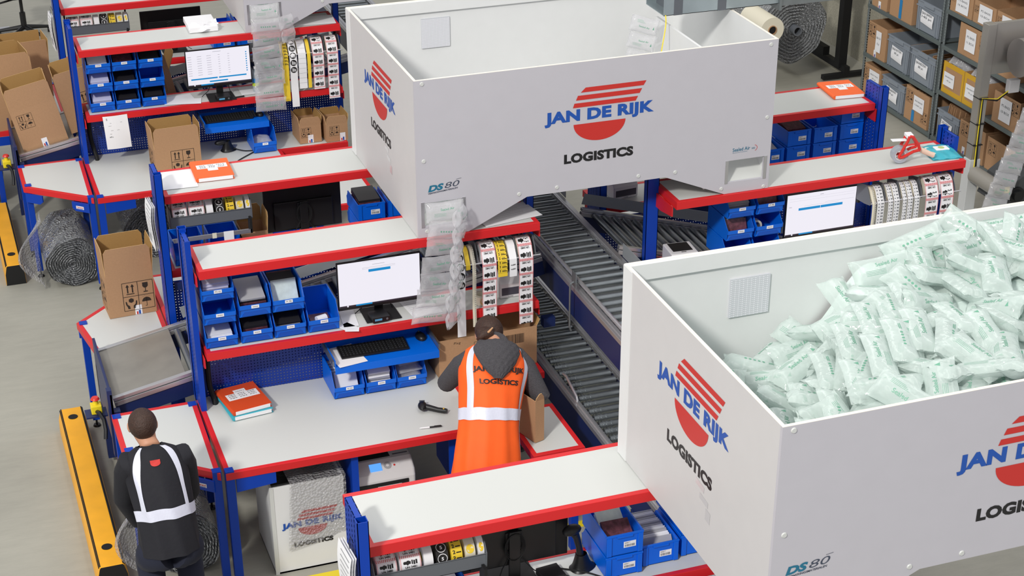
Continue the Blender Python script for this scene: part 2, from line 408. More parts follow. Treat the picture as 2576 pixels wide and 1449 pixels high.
A2 = bench(O2, 'A', 'packing bench with white sheet and orange folder on its top shelf, back turned to us')
A3 = bench(O3, 'A', 'packing bench at the upper left edge, back turned to us')
A1 = bench(O1, 'A', 'packing bench with long bare top shelf at the bottom, back turned to us')
BR2 = bench(O2, 'B', 'packing bench right of the conveyor with tape gun on its shelf', 1.82, 4.09, True)
AR2 = bench(O2, 'A', 'packing bench right of the conveyor with orange folder, back turned to us', 1.82, 4.08, True)
# maker's plate on two brackets
def plate_sign(parent, loc, u, w=.05):
    m = MB(); f = frame(loc, u, (0, 0, 1)); m.m(0).flat([q(0, 0, w, .018)], f)
    f2 = frame(V(loc)+V((0, -.0006, 0)), u, (0, 0, 1)); m.m(1); tx(m, 'Gerand', f2, w/2, .006, .009, .03, wid=w*.8); m.m(2).flat([q(0, .0, w*.9, .003)], f2)
    obj('maker_plate', m, [PAPER, LOGOR, LOGOB], parent)
plate_sign(B2, (.63, -.1795, .745), (1, 0, 0), .07)

def corner_table(o, pts, label, cham):
    t = thing('corner_table', label, 'table', (o[0], o[1], 0), 0, 'corner tables at the bench ends')
    board(t, 'tabletop', pts, .852)
    a, b = cham
    d = (V((*b, 0))-V((*a, 0))).normalized(); n = V((d.y, -d.x, 0)); mid = (V((*a, 0))+V((*b, 0)))/2
    if n.dot(mid-V((sum(p[0] for p in pts)/len(pts), sum(p[1] for p in pts)/len(pts), 0))) < 0: n = -n
    for p, s in ((a, 1), (b, -1)):
        P = V((*p, 0))+d*s*.02-n*.012
        g = [P+V((0, 0, .80)), P+d*s*.17+V((0, 0, .80)), P+d*s*.17+V((0, 0, .745)), P+d*s*.14+V((0, 0, .72)), P+V((0, 0, .72))]
        g = [x+n*.02 for x in g]
        m = MB(); m.add(g+[x-n*.012 for x in g], [(0, 1, 2, 3, 4), (9, 8, 7, 6, 5)]+[(i, (i+1) % 5, 5+(i+1) % 5, 5+i) for i in range(5)])
        br = obj('corner_bracket', m, BLUE, t)
        if s < 0:
            m = MB(); o0 = P-d*.13+n*.0212+V((0, 0, .742)); f = frame(o0 if n.y < 0 else o0+d*.08, d if n.y < 0 else -d, (0, 0, 1))
            if n.y < 0:
                m.m(0).flat([q(0, 0, .075, .028)], f); f2 = lambda u, v: f(u, v)+n*.0006
                m.m(1); tx(m, 'Gerand', f2, .0375, .011, .013, .03, wid=.062); m.m(2).flat([q(.004, .002, .068, .006)], f2)
                obj('maker_plate', m, [PAPER, LOGOR, LOGOB], t)
    for p in pts:
        P = V(p); c = V((sum(x[0] for x in pts)/len(pts), sum(x[1] for x in pts)/len(pts))); P = P+(c-P).normalized()*.048
        l = leg(t, P.x, P.y, .05, .84)
        obj('corner_cap', MB().box(P.x-.027, P.x+.027, P.y-.027, P.y+.027, .8, .857), BLUE, t)
    return t
CT = [(-2.05, .225), (-2.05, -.285), (-1.555, -.725), (-1.495, -.725), (-1.495, .225)]
CT = [(-2.05, .225), (-2.05, -.285), (-1.545, -.735), (-1.50, -.735), (-1.50, .225)]
CT4 = [(-2.05, .225), (-2.05, -.285), (-1.545, -.735), (-1.50, .225)]
corner_table(O2, [(-2.05, .225), (-2.05, -.285), (-1.52, -.735), (-1.50, .225)], 'white corner table with red edge behind the crouching person', (CT4[1], CT4[2]))
corner_table(O3, [(-2.05, .225), (-2.05, -.285), (-1.52, -.735), (-1.50, .225)], 'white corner table above the largest bubble wrap roll at left', (CT4[1], CT4[2]))
corner_table(O2, [(-2.02, 1.11), (-1.50, 1.13), (-1.50, 2.21), (-2.10, 1.63)], 'white corner table carrying the tall open carton', ((-2.10, 1.63), (-1.50, 2.21)))
def small_table(o, pts, label):
    t = thing('transfer_table', label, 'table', (o[0], o[1], 0), 0, 'small transfer tables beside the conveyor')
    board(t, 'tabletop', pts, .85)
    xs = [p[0] for p in pts]; ys = [p[1] for p in pts]
    for x in (min(xs)+.05, max(xs)-.05):
        for y in (min(ys)+.05, max(ys)-.05): leg(t, x, y, .05, .80)
small_table(O2, rect(.36, .706, -1.19, -.60), 'small red edged white table between the orange vest and the roller conveyor')
small_table(O2, rect(.0, .57, 3.07, 3.62), 'small red edged white table seen behind the black monitor back')

# ------------------------------------------------------------ white hoppers for the air pillows
def logo(mb, f, s=1.0):
    """round red and blue company sign; origin at the centre of the name line, s = name width"""
    k = s/.765
    mb.m(0)
    def bar(y0, y1, xa0, xa1, xb0, xb1): return [(xa0*k, y0*k), (xb0*k, y0*k), (xb1*k, y1*k), (xa1*k, y1*k)]
    P = [bar(.147, .178, -.136, -.102, .303, .322), bar(.097, .128, -.168, -.155, .277, .293), bar(.048, .078, -.188, -.178, .25, .266)]
    P.append([(a*k, b*k) for a, b in arc(0, -.05, .182, pi+.02, 2*pi-.02, 24)])
    P[3] = [((.182*cos(a))*k, (-.066+(.125*sin(a)))*k) for a in [pi+pi*i/24 for i in range(25)]]
    mb.flat(P, f)
    mb.m(1); tx(mb, 'JAN DE RIJK', f, 0, -.036*k, .073*k, .052, wid=.765*k, shear=0, space=1.06)
    mb.m(2); tx(mb, 'LOGISTICS', f, .0, -.325*k, .06*k, .054, wid=.49*k, space=1.05)
def hopper(o, label, cut):
    x0, y0 = o; Dp, W, ZT, ZB = 1.647, 2.515, 2.947, 1.8885
    t = thing('air_pillow_hopper', label, 'hopper', (x0, y0, 0), 0, 'white air pillow hoppers')
    th = .018
    # front with sloping underside and two chute windows
    out = [(0, ZB), (.344, ZB), (.746, 2.074), (1.732, 2.074), (2.202, ZB), (W, ZB), (W, ZT), (0, ZT)]
    m = MB(); wl = (.045, .30, 1.965, 2.128); wr = (2.20, 2.468, 1.97, 2.123)
    cells = [[(0, ZB), (.344, ZB), (.344, wl[2]), (0, wl[2])], [(0, wl[2]), (wl[0], wl[2]), (wl[0], wl[3]), (0, wl[3])], [(wl[1], wl[2]), (.344, wl[2]), (.344, wl[3]), (wl[1], wl[3])],
             [(.344, ZB), (.746, 2.074), (.746, wl[3]), (.344, wl[3])], [(.746, 2.074), (1.732, 2.074), (1.732, wl[3]), (.746, wl[3])], [(1.732, 2.074), (2.18, 1.8885), (2.18, wl[3]), (1.732, wl[3])],
             [(2.18, ZB), (W, ZB), (W, wr[2]), (2.18, wr[2])], [(2.18, wr[2]), (wr[0], wr[2]), (wr[0], wl[3]), (2.18, wl[3])], [(wr[1], wr[2]), (W, wr[2]), (W, wl[3]), (wr[1], wl[3])], [(0, wl[3]), (W, wl[3]), (W, ZT), (0, ZT)]]
    for c in cells: m.prism(c, 'xz', 0, th)
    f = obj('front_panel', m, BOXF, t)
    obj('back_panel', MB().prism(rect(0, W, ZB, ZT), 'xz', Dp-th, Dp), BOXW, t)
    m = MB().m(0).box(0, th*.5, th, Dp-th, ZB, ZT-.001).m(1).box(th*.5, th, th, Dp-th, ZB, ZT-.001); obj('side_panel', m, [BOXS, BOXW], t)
    obj('side_panel', MB().box(W-th, W, th, Dp-th, ZB, ZT-.001), BOXW, t)
    e = MB().box(0, W, 0, th, ZT, ZT+.0015).box(0, W, Dp-th, Dp, ZT, ZT+.0015).box(0, th, th, Dp-th, ZT-.0005, ZT+.001).box(W-th, W, th, Dp-th, ZT-.0005, ZT+.001)
    obj('rim_edge', e, BOXEDGE, t)
    obj('stiffening_batten', MB().box(th, W-th, Dp-th-.02, Dp-th, ZT-.085, ZT-.002), BOXW, t)
    obj('corner_batten', MB().box(-.004, -.0, Dp-.10, Dp, ZB, ZT-.002), BOXW, t)
    if cut: obj('divider', MB().box(2.03, 2.048, th, Dp*.55, ZB+.05, ZT-.06), BOXW, t)
    obj('sloping_floor', MB().prism([(th, 1.90), (.36, 1.90), (.76, 2.085), (1.72, 2.085), (2.2, 1.90), (W-th, 1.90), (W-th, 1.892), (2.2, 1.892), (1.72, 2.077), (.76, 2.077), (.36, 1.892), (th, 1.892)], 'xz', th, Dp-th), WHITE, t)
    for w in (wl, wr):
        for xa in (w[0]-.022, w[1]): obj('chute_guide', MB().box(xa, xa+.022, -.004, .001, w[2]-.006, w[3]+.006), ALU, t)
    obj('inner_slope', MB().prism([(.02, 1.955), (.02, 1.965), (.75, 2.40), (.75, 2.39)], 'yz', 2.05, W-th), WHITE, t)
    for x, z in ((.052, 2.924), (.05, 2.414), (.06, 1.93), (.30, 1.927), (.691, 2.1), (.955, 2.11), (1.536, 2.11), (1.805, 2.10), (2.157, 1.93), (2.479, 1.905), (2.47, 2.407), (2.46, 2.915)):
        obj('screw_cap', MB().cyl((x, -.005, z), (x, 0, z), .011, .014, 14), WHITE, t, smooth=True)
    m = MB(); logo(m, frame((1.247, -.0015, 2.596), (1, 0, 0), (0, 0, 1)), .765); obj('printed_logo', m, [LOGOR, LOGOB, LOGOK], t)
    m = MB(); logo(m, frame((-.0015, .83, 2.612), (0, -1, 0), (0, 0, 1)), .765); obj('printed_logo', m, [LOGOR, LOGOB, LOGOK], t)
    # small maker signs
    m = MB(); f = frame((.073, -.0015, 2.19), (1, 0, .09), (0, 0, 1)); m.m(0); w = tx(m, 'DS', f, 0, .012, .04, .05, wid=.105, align='l', shear=.2)
    m.m(1); tx(m, '80', f, .112, .012, .04, -.005, wid=.10, align='l', shear=.2); m.flat([lin2(.19, .058, .225, .06, .002)], f); tx(m, 'VERPAKKINGSMATERIALEN', f, 0, -.006, .011, .02, wid=.2, align='l', shear=.15)
    obj('maker_sign', m, [mat('sign_teal', (28, 112, 142), .5), mat('sign_grey', (66, 74, 92), .5)], t)
    m = MB(); f = frame((2.226, -.0015, 2.178), (1, 0, .02), (0, 0, 1)); m.m(0); tx(m, 'Sealed Air', f, 0, .012, .026, .01, wid=.13, align='l'); tx(m, 'PROTECTIVE PACKAGING', f, 0, 0, .005, 0, wid=.11, align='l')
    tx(m, 'SEE', f, .142, .012, .012, .0, wid=.026, align='l'); m.m(1)
    P = arc(.163, .018, .022, -1.3, 1.5, 12); m.flat([[P[i], P[i+1], (.163+(P[i+1][0]-.163)*.86, .018+(P[i+1][1]-.018)*.86), (.163+(P[i][0]-.163)*.86, .018+(P[i][1]-.018)*.86)] for i in range(12)], f)
    obj('maker_sign', m, [mat('sign_teal', (28, 112, 142), .5), LOGOR], t)
    # cell-pattern pad stuck inside the back
    px = (.535, .745, 2.60, 2.815) if cut else (.565, .785, 2.57, 2.782)
    m = MB(); m.m(0).box(px[0], px[1], Dp-th-.012, Dp-th, px[2], px[3]); m.m(1)
    f = frame((px[0], Dp-th-.0126, px[2]), (1, 0, 0), (0, 0, 1)); n = 20; s = (px[1]-px[0])/n
    m.flat([q(i*s+s*.12, j*s+s*(.12 if cut else .2)+(.3*s if (i % 2 and not cut) else 0), i*s+s*.86, j*s+s*.8) for i in range(n) for j in range(n) if j*s+s*1.1 < px[3]-px[2]], f)
    obj('sensor_pad', m, [mat('pad_grey', (206, 208, 214), .5), mat('pad_cell', (238, 238, 244), .3)], t)
    m = MB(); f = frame((-.001, .75, 2.22), (0, -1, -.1), (0, -.05, 1))
    m.flat([q(0, .02, .09, .05), q(.05, -.03, .14, .0), q(.12, -.1, .17, -.04)], f); obj('tape_residue', m, mat('tape_trace', (206, 204, 206), .18), t)
    return t
HOP1 = hopper((0, 0), 'empty white hopper bin bridging the benches at the top centre', True)
HOP2 = hopper((.2, -4.52), 'white hopper bin full of air pillows at the lower right', False)
HOP3 = hopper((-.16, 4.635), 'white hopper bin at the top edge behind the others', False)

# ------------------------------------------------------------ roller conveyors and chutes
def conveyor(name, label, x0, x1, z, ys, pitch, r, rail, belts, ytop):
    t = thing(name, label, 'conveyor', (0, 0, 0))
    n = 0; y = ys[0]; proto = None
    while y < ys[1]:
        if proto is None:
            m = MB().cyl((x0, 0, 0), (x1, 0, 0), r, n=20).cyl((x0-.02, 0, 0), (x1+.02, 0, 0), .008, n=8)
            if belts:
                for d in (.03, .05, .085): m.ring((x0+d-.006, 0, 0), (x0+d+.006, 0, 0), r+.004, r-.002, 18)
            proto = obj('roller', m, ROLL, t, smooth=True, loc=(0, y, z-r)); n += 1
        elif n < 99:
            c = proto.copy(); COL.objects.link(c); c.location = (0, y, z-r); n += 1
        y += pitch
    L = (ys[0]-.1, ys[1]+.1)
    for a, s in ((x0-.018, -1), (x1+.018, 1)):
        obj('side_rail', MB().box(min(a, a+.05*s), max(a, a+.05*s), L[0], L[1], z-.03, z+.004).box(min(a+.012*s, a+.03*s), max(a+.012*s, a+.03*s), L[0], L[1], z, z+.012), ALU, t, .002)
        obj('side_beam', MB().box(min(a+.004*s, a+.044*s), max(a+.004*s, a+.044*s), L[0], L[1], z-.22, z-.03), NAVY, t)
    for yy in (-4.0, -1.6, 1.0, 3.6, 6.2):
        for a in ((x0-.04, x1+.04) if z < 1 else (x1+.04,)): obj('support_leg', MB().box(a-.03, a+.03, yy-.03, yy+.03, 0, z-.22), NAVY, t)
    return t
UP = conveyor('roller_conveyor', 'upper roller conveyor running between the benches', 1.075, 1.432, 1.455, (-1.85, 7.4), .1, .027, 1, False, 0)
LOW = conveyor('roller_conveyor', 'lower roller conveyor with drive belts beside the small white table', .935, 1.275, .80, (-3.9, 4.9), .092, .025, 1, True, 0)
# guide rail on upper conveyor
for a in ((1.02, .9, 1.535), (1.045, .7, 1.505)): obj('guide_rail', MB().tube([(a[0], -1.8, a[2]), a], .013), ALU, UP, smooth=True)
for yy in (-.25, .75):
    obj('rail_bracket', MB().box(.985, .992, yy-.035, yy+.035, 1.50, 1.60).tube([(.985, yy, 1.53), (.96, yy, 1.52), (.96, yy, 1.2), (.97, yy, 1.17)], .007), STEEL, UP)
for a, b in ((1.25, 2.4), (-.9, .15)): obj('guide_plate', MB().box(1.505, 1.509, a, b, 1.46, 1.56), GREYP, UP)
obj('cross_beam', MB().box(.915, 1.0, .12, .18, 1.02, 1.09), NAVY, LOW)
obj('rail_hook', MB().tube([(.90, -.30, .88), (.90, -.36, .89), (.90, -.55, .83), (.90, -.58, .78)], .009), ALU, LOW, smooth=True)
def chute(o, label, xa, za, xb, zb, plate, s):
    """gravity roller chute between two benches, from (xa, za) to (xb, zb)"""
    t = thing('roller_chute', label, 'chute', (o[0], o[1], 0), 0, 'gravity roller chutes')
    L = sqrt((xb-xa)**2+(zb-za)**2); ux, uz = (xb-xa)/L, (zb-za)/L
    def P(d, h): return (xa+ux*d-uz*h*s, za+uz*d+ux*h*s)
    Y0, Y1 = .385, 1.06; d0 = .50 if plate else .06
    n = int((L-d0)/.083)
    for i in range(n):
        x, z = P(d0+.05+i*.083, -.03)
        obj('roller', MB().cyl((x, Y0+.02, z), (x, Y1-.02, z), .025, n=16), ROLL, t, smooth=True)
    def slab(name, d1, d2, y1, y2, h1, h2, m):
        a, b, c, d = P(d1, h1), P(d2, h1), P(d2, h2), P(d1, h2)
        return obj(name, MB().prism([a, b, c, d], 'xz', y1, y2), m, t, .002)
    for a, b in ((Y0-.035, Y0), (Y1, Y1+.035)):
        slab('side_rail', 0, L, a, b, -.012, .012, ALU); slab('side_rail', 0, L, a-.004, b-.004, -.05, -.018, ALU); slab('side_beam', 0, L, a+.004, b-.004, -.16, -.05, NAVY)
    slab('guide_plate', .62 if plate else 0, L, Y1+.035, Y1+.04, .03, .115, GREYP)
    if plate:
        slab('slide_plate', -.0, d0, Y0+.002, Y1-.002, -.004, .004, CHUTE)
        obj('end_stop', MB().box(xa-.03, xa-.012, .24, 1.085, .52, .99).box(xa-.045, xa-.012, .24, .29, .52, 1.02), NAVY, t, .003)
        obj('support_leg', MB().box(xa-.03, xa+.03, .25, .31, .05, .85), NAVY, t); obj('support_leg', MB().box(xa-.03, xa+.03, 1.03, 1.08, .05, .8), NAVY, t)
        foot(t, xa, .285)
    else:
        obj('support_leg', MB().box(xb-.06, xb-.0, .3, .36, 0, zb-.1), NAVY, t)
    return t
chute(O2, 'steel chute with bare metal slide plate between the two near left benches', -2.015, .885, .98, 1.47, True, 1)
chute(O3, 'steel chute loaded with open cartons at the upper left', -2.015, .885, .98, 1.47, True, 1)
R2 = chute(O2, 'roller chute sloping down right from the upper conveyor', 1.565, 1.43, 3.6, .84, False, 1)
def estop(o, label):
    t = thing('emergency_stop', label, 'emergency stop', (o[0]-2.125, o[1]+.42, .78), 0, 'red and yellow emergency stops')
    obj('mounting_plate', MB().box(-.075, .0655, -.06, .055, -.012, 0), NAVY, t, .002)
    obj('housing', MB().box(-.035, .035, -.035, .035, 0, .062), YELB, t, .006)
    obj('collar', MB().cyl((0, 0, .062), (0, 0, .088), .018, .016), YELB, t, smooth=True)
    obj('push_button', MB().cyl((0, 0, .088), (0, 0, .098), .017, .03).cyl((0, 0, .098), (0, 0, .112), .03, .022), REDB, t, smooth=True)
    obj('cable_gland', MB().tube([(.0, -.03, .02), (.01, -.07, .03), (.03, -.12, -.0), (.03, -.17, -.05), (.02, -.2, -.1)], .014), BLACK, t, smooth=True)
estop(O2, 'red and yellow emergency stop beside the steel chute at centre left'); estop(O3, 'red and yellow emergency stop at the left edge beside the far corner table')

# ------------------------------------------------------------ yellow impact guards on the floor
def guard(x0, x1, y0, y1, caps, label):
    t = thing('impact_guard', label, 'floor guard', ((x0+x1)/2, y0, 0), 0, 'yellow floor guards'); w = (x1-x0)/2; L = y1-y0
    prof = [(-w, 0), (w, 0), (w*.96, .10), (w*.78, .17), (w*.7, .18), (-w*.7, .18), (-w*.78, .17), (-w*.96, .10)]
    obj('rail_body', MB().prism(prof, 'xz', 0, L), YEL, t, .004)
    obj('end_cap', MB().prism([(a*.97, b*.985) for a, b in prof], 'xz', -.006, 0), BLACKM, t)
    m = MB()
    for s in (-1, 1): m.box(s*w*.72-.004, s*w*.72+.004, .01, L, .1785, .181).box(s*w*.80-.003, s*w*.80+.003, .01, L, .168, .1735)
    obj('groove_line', m, BLACKM, t)
    for c in caps: obj('bolt_cover', MB().cyl((0, c, .18), (0, c, .184), .034, n=20), BLACKM, t)
guard(-2.325, -2.125, -.50, 1.62, (.22, 1.98), 'yellow floor guard rail in front of the crouching person')
guard(-2.47, -2.30, 4.28, 5.72, (.24,), 'yellow floor guard rail cut by the left edge of the view')
# ------------------------------------------------------------ blue picking bins
def make_bin(w, d, h, label_txt=None):
    t = thing('picking_bin', 'blue picking bin', 'bin', (0, 0, 0), 0, None)
    y0, y1 = -d/2, d/2; s = .0035
    side = [(y0+.022, .002), (y1, .002), (y1, h), (y0+.085, h), (y0+.02, h*.60), (y0, h*.52), (y0+.004, h*.34), (y0+.022, h*.28)]
    m = MB()
    for x in (-w/2, w/2-s): m.prism(side, 'yz', x, x+s)
    m.box(-w/2+s, w/2-s, y1-s, y1, .002, h).box(-w/2+s, w/2-s, y0+.022, y1-s, .002, .006)
    # front wall
    m.prism([(y0+.022, .002), (y0+.026, .002), (y0+.008, h*.5), (y0, h*.52), (y0+.004, h*.34), (y0+.022, h*.28)], 'yz', -w/2+s, w/2-s)
    # rolled rim
    m.box(-w/2-.003, -w/2+.006, y0+.085, y1, h-.008, h).box(w/2-.006, w/2+.003, y0+.085, y1, h-.008, h).box(-w/2, w/2, y1-.006, y1+.003, h-.008, h)
    b = obj('bin_body', m, BINB, t, .0015)
    # grip below the lip, the shade of its hollow put into a darker blue
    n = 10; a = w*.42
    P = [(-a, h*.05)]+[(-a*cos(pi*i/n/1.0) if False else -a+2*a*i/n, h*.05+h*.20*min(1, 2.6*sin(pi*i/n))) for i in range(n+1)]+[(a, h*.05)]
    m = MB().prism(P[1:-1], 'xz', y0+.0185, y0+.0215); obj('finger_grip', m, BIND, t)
    lw = .05; zc = h*.43
    m = MB(); m.m(0).box(-lw/2, lw/2, y0-.0012+.001, y0+.006, zc-.011, zc+.011)
    f = frame((-lw/2, y0-.0009, zc-.011), (1, 0, 0), (0, 0, 1)); m.m(1)
    if label_txt: tx(m, label_txt, f, lw/2, .006, .011, .01, wid=min(.036, .011*len(label_txt)*.75))
    else: m.flat([q(.008+.0045*i, .008, .0105+.0045*i, .014) for i in range(8)], f)
    obj('label_card', m, [PAPER, GREY], t)
    return t
BINS = {}
def put_bin(x, yf, z, label, w=.205, d=.33, h=.165, txt=None, o=(0, 0), group=None):
    k = (w, d, h, txt)
    if k not in BINS:
        b = make_bin(*k); BINS[k] = b
        b.location = (o[0]+x, o[1]+yf+d/2-.02, z); b['label'] = label; b['group'] = group or 'blue picking bins'; return b
    return placed(BINS[k], (o[0]+x, o[1]+yf+d/2-.02, z), 0, label, group or 'blue picking bins')
LEAF = {}
def leaf(w, l, th, mi):
    k = (w, l, th, mi if isinstance(mi, int) else mi.name)
    if k not in LEAF:
        mm = MAG[mi] if isinstance(mi, int) else mi
        o = obj('leaflet', MB().box(-w/2, w/2, -l/2, l/2, 0, th), [mm], None); LEAF[k] = o; return o
    c = LEAF[k].copy(); COL.objects.link(c); return c
def fill(x, yf, z, d, label, group, mis, w=.15, l=.2, th=.012, n=4, tilt=.35, base=.012, o=(0, 0), dy=0, cat='leaflet'):
    """pile of leaflets lying in a bin, leaning towards the front"""
    for i in range(n):
        e = leaf(w, l, th, mis[i % len(mis)])
        zz = z+base+i*(th*1.08/cos(tilt))+l/2*sin(tilt)
        e.location = (o[0]+x+rnd.uniform(-.004, .004), o[1]+yf+.05+l/2*cos(tilt)+rnd.uniform(-.004, .004)+dy, zz)
        e.rotation_euler = (tilt, 0, rnd.uniform(-.02, .02)); e.name = 'leaflet'
        tag(e, label, cat, group)
def fill_up(x, yf, z, label, group, mis, w=.15, h=.13, n=9, th=.009, pitch=.02, ang=1.15, o=(0, 0), y0=.05, cat='leaflet'):
    """leaflets filed upright, leaning back"""
    for i in range(n):
        e = leaf(w, h, th, mis[i % len(mis)])
        e.location = (o[0]+x+rnd.uniform(-.004, .004), o[1]+yf+y0+i*pitch+h/2*cos(ang), z+.01+h/2*sin(ang))
        e.rotation_euler = (ang+rnd.uniform(-.04, .04), 0, rnd.uniform(-.02, .02)); tag(e, label, cat, group)
M0 = 1.3056
C1, C2, C3, C4 = -1.315, -1.087, -.868, -.645
g = 'picking bins on the near bench shelf'
N = 'beside the large lit monitor of the near bench'
put_bin(C1, .05, M0, 'blue bin with white brochures, bottom of the leftmost stack of three on the near bench', txt=None, group=g)
put_bin(C1, .05, M0+.167, 'empty blue bin, middle of the leftmost stack of three on the near bench', group=g)
put_bin(C1, .05, M0+.334, 'blue bin with lilac paper pads, top of the leftmost near bench stack', txt='P2-32', group=g)
put_bin(C2, .05, M0, 'blue bin with purple booklets, lower bin right of the stack of three', h=.182, group=g)
put_bin(C2, .05, M0+.184, 'blue bin with loose booklets, upper bin just right of the leftmost near stack', h=.182, group=g)
put_bin(C3, .05, M0, 'blue bin with a few grey leaflets, below the bin of pale landscape booklets', h=.182, group=g)
put_bin(C3, .05, M0+.184, 'blue bin packed with black edged booklets and a pale landscape booklet in front', h=.182, txt='P 78', group=g)
put_bin(C4, .05, M0, 'single open blue bin with a white roll, next to the large lit monitor', h=.185, group=g)
fill(C1, .05, M0, .33, 'white brochure in the bottom bin of the stack of three on the near bench', 'white brochures', [PAPER], w=.16, l=.17, th=.009, n=6, tilt=.12)
LIL = mat('lilac_paper', (205, 205, 228), .6)
fill(C1, .05, M0+.334, .33, 'lilac paper pad in the top bin of the stack of three on the near bench', 'lilac pads', [LIL], w=.165, l=.19, th=.016, n=5, tilt=.45)
fill(C2, .05, M0, .33, 'purple booklet in the lower bin right of the stack of three', 'booklets in the near bench bins', [0, 3], w=.16, l=.17, th=.02, n=4, tilt=.2)
fill(C2, .05, M0+.184, .33, 'dark green and purple booklet in the upper bin right of the stack of three', 'booklets in the near bench bins', [3, 4, 1, 0], w=.165, l=.21, th=.014, n=6, tilt=.3)
fill(C3, .05, M0, .33, 'grey leaflet in the bin below the pale landscape booklets', 'leaflets in the near bench bins', [4, 3, 4], w=.16, l=.17, th=.012, n=5, tilt=.3)
fill_up(C3, .05, M0+.184, 'booklet filed upright in the bin of pale landscape booklets', 'booklets filed in the near bench bin', [2, 2, 3, 3, 3, 3, 3, 3, 0], w=.165, h=.17, n=9, pitch=.019, ang=1.05)
t = thing('paper_roll', 'small white paper roll in the single open blue bin', 'roll', (C4-.0, .12, M0+.055), .3)
obj('roll_body', MB().cyl((-.035, 0, 0), (.035, 0, 0), .026, n=18), PAPER, t, smooth=True); obj('loose_end', MB().box(-.035, .035, -.05, -.02, -.026, -.022), PAPER, t)
fill(C4, .08, M0, .33, 'purple booklet lying in the single open blue bin', None, [0], w=.13, l=.12, th=.01, n=1, tilt=.1)
g = 'picking bins on the near worktop'
for i, (x, s, tt) in enumerate(((-.53, 'blue bin of white cards on the worktop, farthest from the large carton', 'AC DU'), (-.312, 'blue bin of folded instruction sheets, middle of the three on the worktop', None), (-.10, 'blue bin of clear plastic bags on the worktop, next to the large carton', None))):
    put_bin(x, -.075, .852, s, h=.18, d=.33, txt=tt, group=g)
fill_up(-.53, -.075, .852, 'white card filed in the worktop bin farthest from the large carton', 'white cards on the worktop', [PAPER, 4], w=.15, h=.14, n=11, pitch=.02, ang=.95)
fill(-.312, -.075, .852, .33, 'folded instruction sheet in the middle worktop bin', 'instruction sheets', [PAPER, 4], w=.15, l=.22, th=.014, n=7, tilt=.42)
def bag(loc, size, label, rz=0, group=None, m=None):
    sx, sy, sz = size
    mb = MB().sheet(lambda u, v: ((u-.5)*sx*(1+.08*sin(7*v*pi)), (v-.5)*sy, sz*(sin(pi*u)**.5*sin(pi*v)**.5)*(1+.25*sin(9*u+5*v)*sin(8*v))), 12, 12).sheet(lambda u, v: ((u-.5)*sx, (v-.5)*sy, -.15*sz*(sin(pi*u)*sin(pi*v))), 6, 6)
    o = obj('plastic_bag', mb, m or AIRG, smooth=True, ang=80); o.location = loc; o.rotation_euler = (.25, 0, rz); return tag(o, label, 'bag', group)
for i, dz in enumerate((.05, .10, .15)): bag((-.10, .06+.02*i, .862+dz), (.17, .21, .05), 'clear plastic bag heaped in the worktop bin next to the large carton', .1*i, 'clear bags in the worktop bin')
# nine bins of the far bench
names = [['lilac pads', 'thin grey booklets', 'dark grey cards'], ['white envelopes', 'grey packets', 'nothing inside'], ['white leaflets', 'purple booklets', 'purple and yellow booklets']]
rows = ['bottom', 'middle', 'top']; cols = ['left', 'middle', 'right']
for r in range(3):
    for c in range(3):
        x = (-1.275, -1.057, -.832)[c]; z = M0+.172*r
        put_bin(x, .07, z, 'blue bin with %s, %s %s of the nine far bench bins' % (names[r][c], rows[r], cols[c]), h=.17, o=O3, txt='ACQA' if (r, c) == (0, 2) else None, group='nine picking bins of the far bench')
        gl = 'leaflets in the far bench bins'
        spec = [[([LIL], .4), ([4, 3], .3), ([3], .35)], [([LIL], .35), ([4, 3], .15), None], [([PAPER], .5), ([3, 0], .2), ([3, 0, 1], .35)]][r][c]
        if spec: fill(x, .07, z, .33, '%s, in the %s %s bin of the far bench' % (names[r][c], rows[r], cols[c]), gl, spec[0], w=.16, l=.19, th=.016, n=4, tilt=spec[1], o=O3)
# four visible bins on the right hand bench
k = 0
for c, x in enumerate((2.375, 2.60)):
    for r in range(3):
        put_bin(x, .10, M0+.169*r, ['blue bin hidden behind the hopper rim, under the right bench %s stack' % ('left', 'right')[c], ['blue bin with leaflets over a yellow ringed booklet, right hand bench', 'blue bin holding a tape roll, beside the right hand monitor'][c], ['blue bin with grey leaflets, right bench, top of the stack nearer the blue post', 'blue bin with a purple booklet in front, beside the right hand monitor'][c]][r], h=.167, group='picking bins on the right hand bench', txt='P 78' if (c, r) == (1, 2) else None)
fill(2.375, .10, M0+.338, .33, 'grey leaflet in the top bin nearer the blue post, right hand bench', 'leaflets on the right hand bench', [4], w=.16, l=.22, th=.014, n=5, tilt=.4)
fill_up(2.60, .10, M0+.338, 'booklet filed in the bin beside the right hand monitor', 'leaflets on the right hand bench', [0, 3, 4, 4, 3, 4, 4], w=.165, h=.14, n=8, pitch=.02, ang=1.25)
fill_up(2.375, .10, M0+.169, 'leaflet filed in the bin of the yellow ringed booklet', 'leaflets on the right hand bench', [0, 4, 4, 4], w=.16, h=.12, n=7, pitch=.02, ang=1.2)
tag(obj('tape_roll', MB().ring((2.55, .19, M0+.21), (2.55, .23, M0+.21), .045, .03), CREAM, smooth=True), 'cream tape roll in the blue bin beside the right hand monitor', 'tape')
# bin with a plastic bag on the far worktop
put_bin(.055, -.19, .852, 'blue bin marked C17 with a clear bag, on the far worktop under the keyboard tray', w=.205, d=.33, h=.20, txt='C17', o=O3, group='picking bins on the far worktop')
bag((O3[0]+.055, O3[1]-.07, .90), (.17, .2, .06), 'clear bag inside the blue bin marked C17', .2)

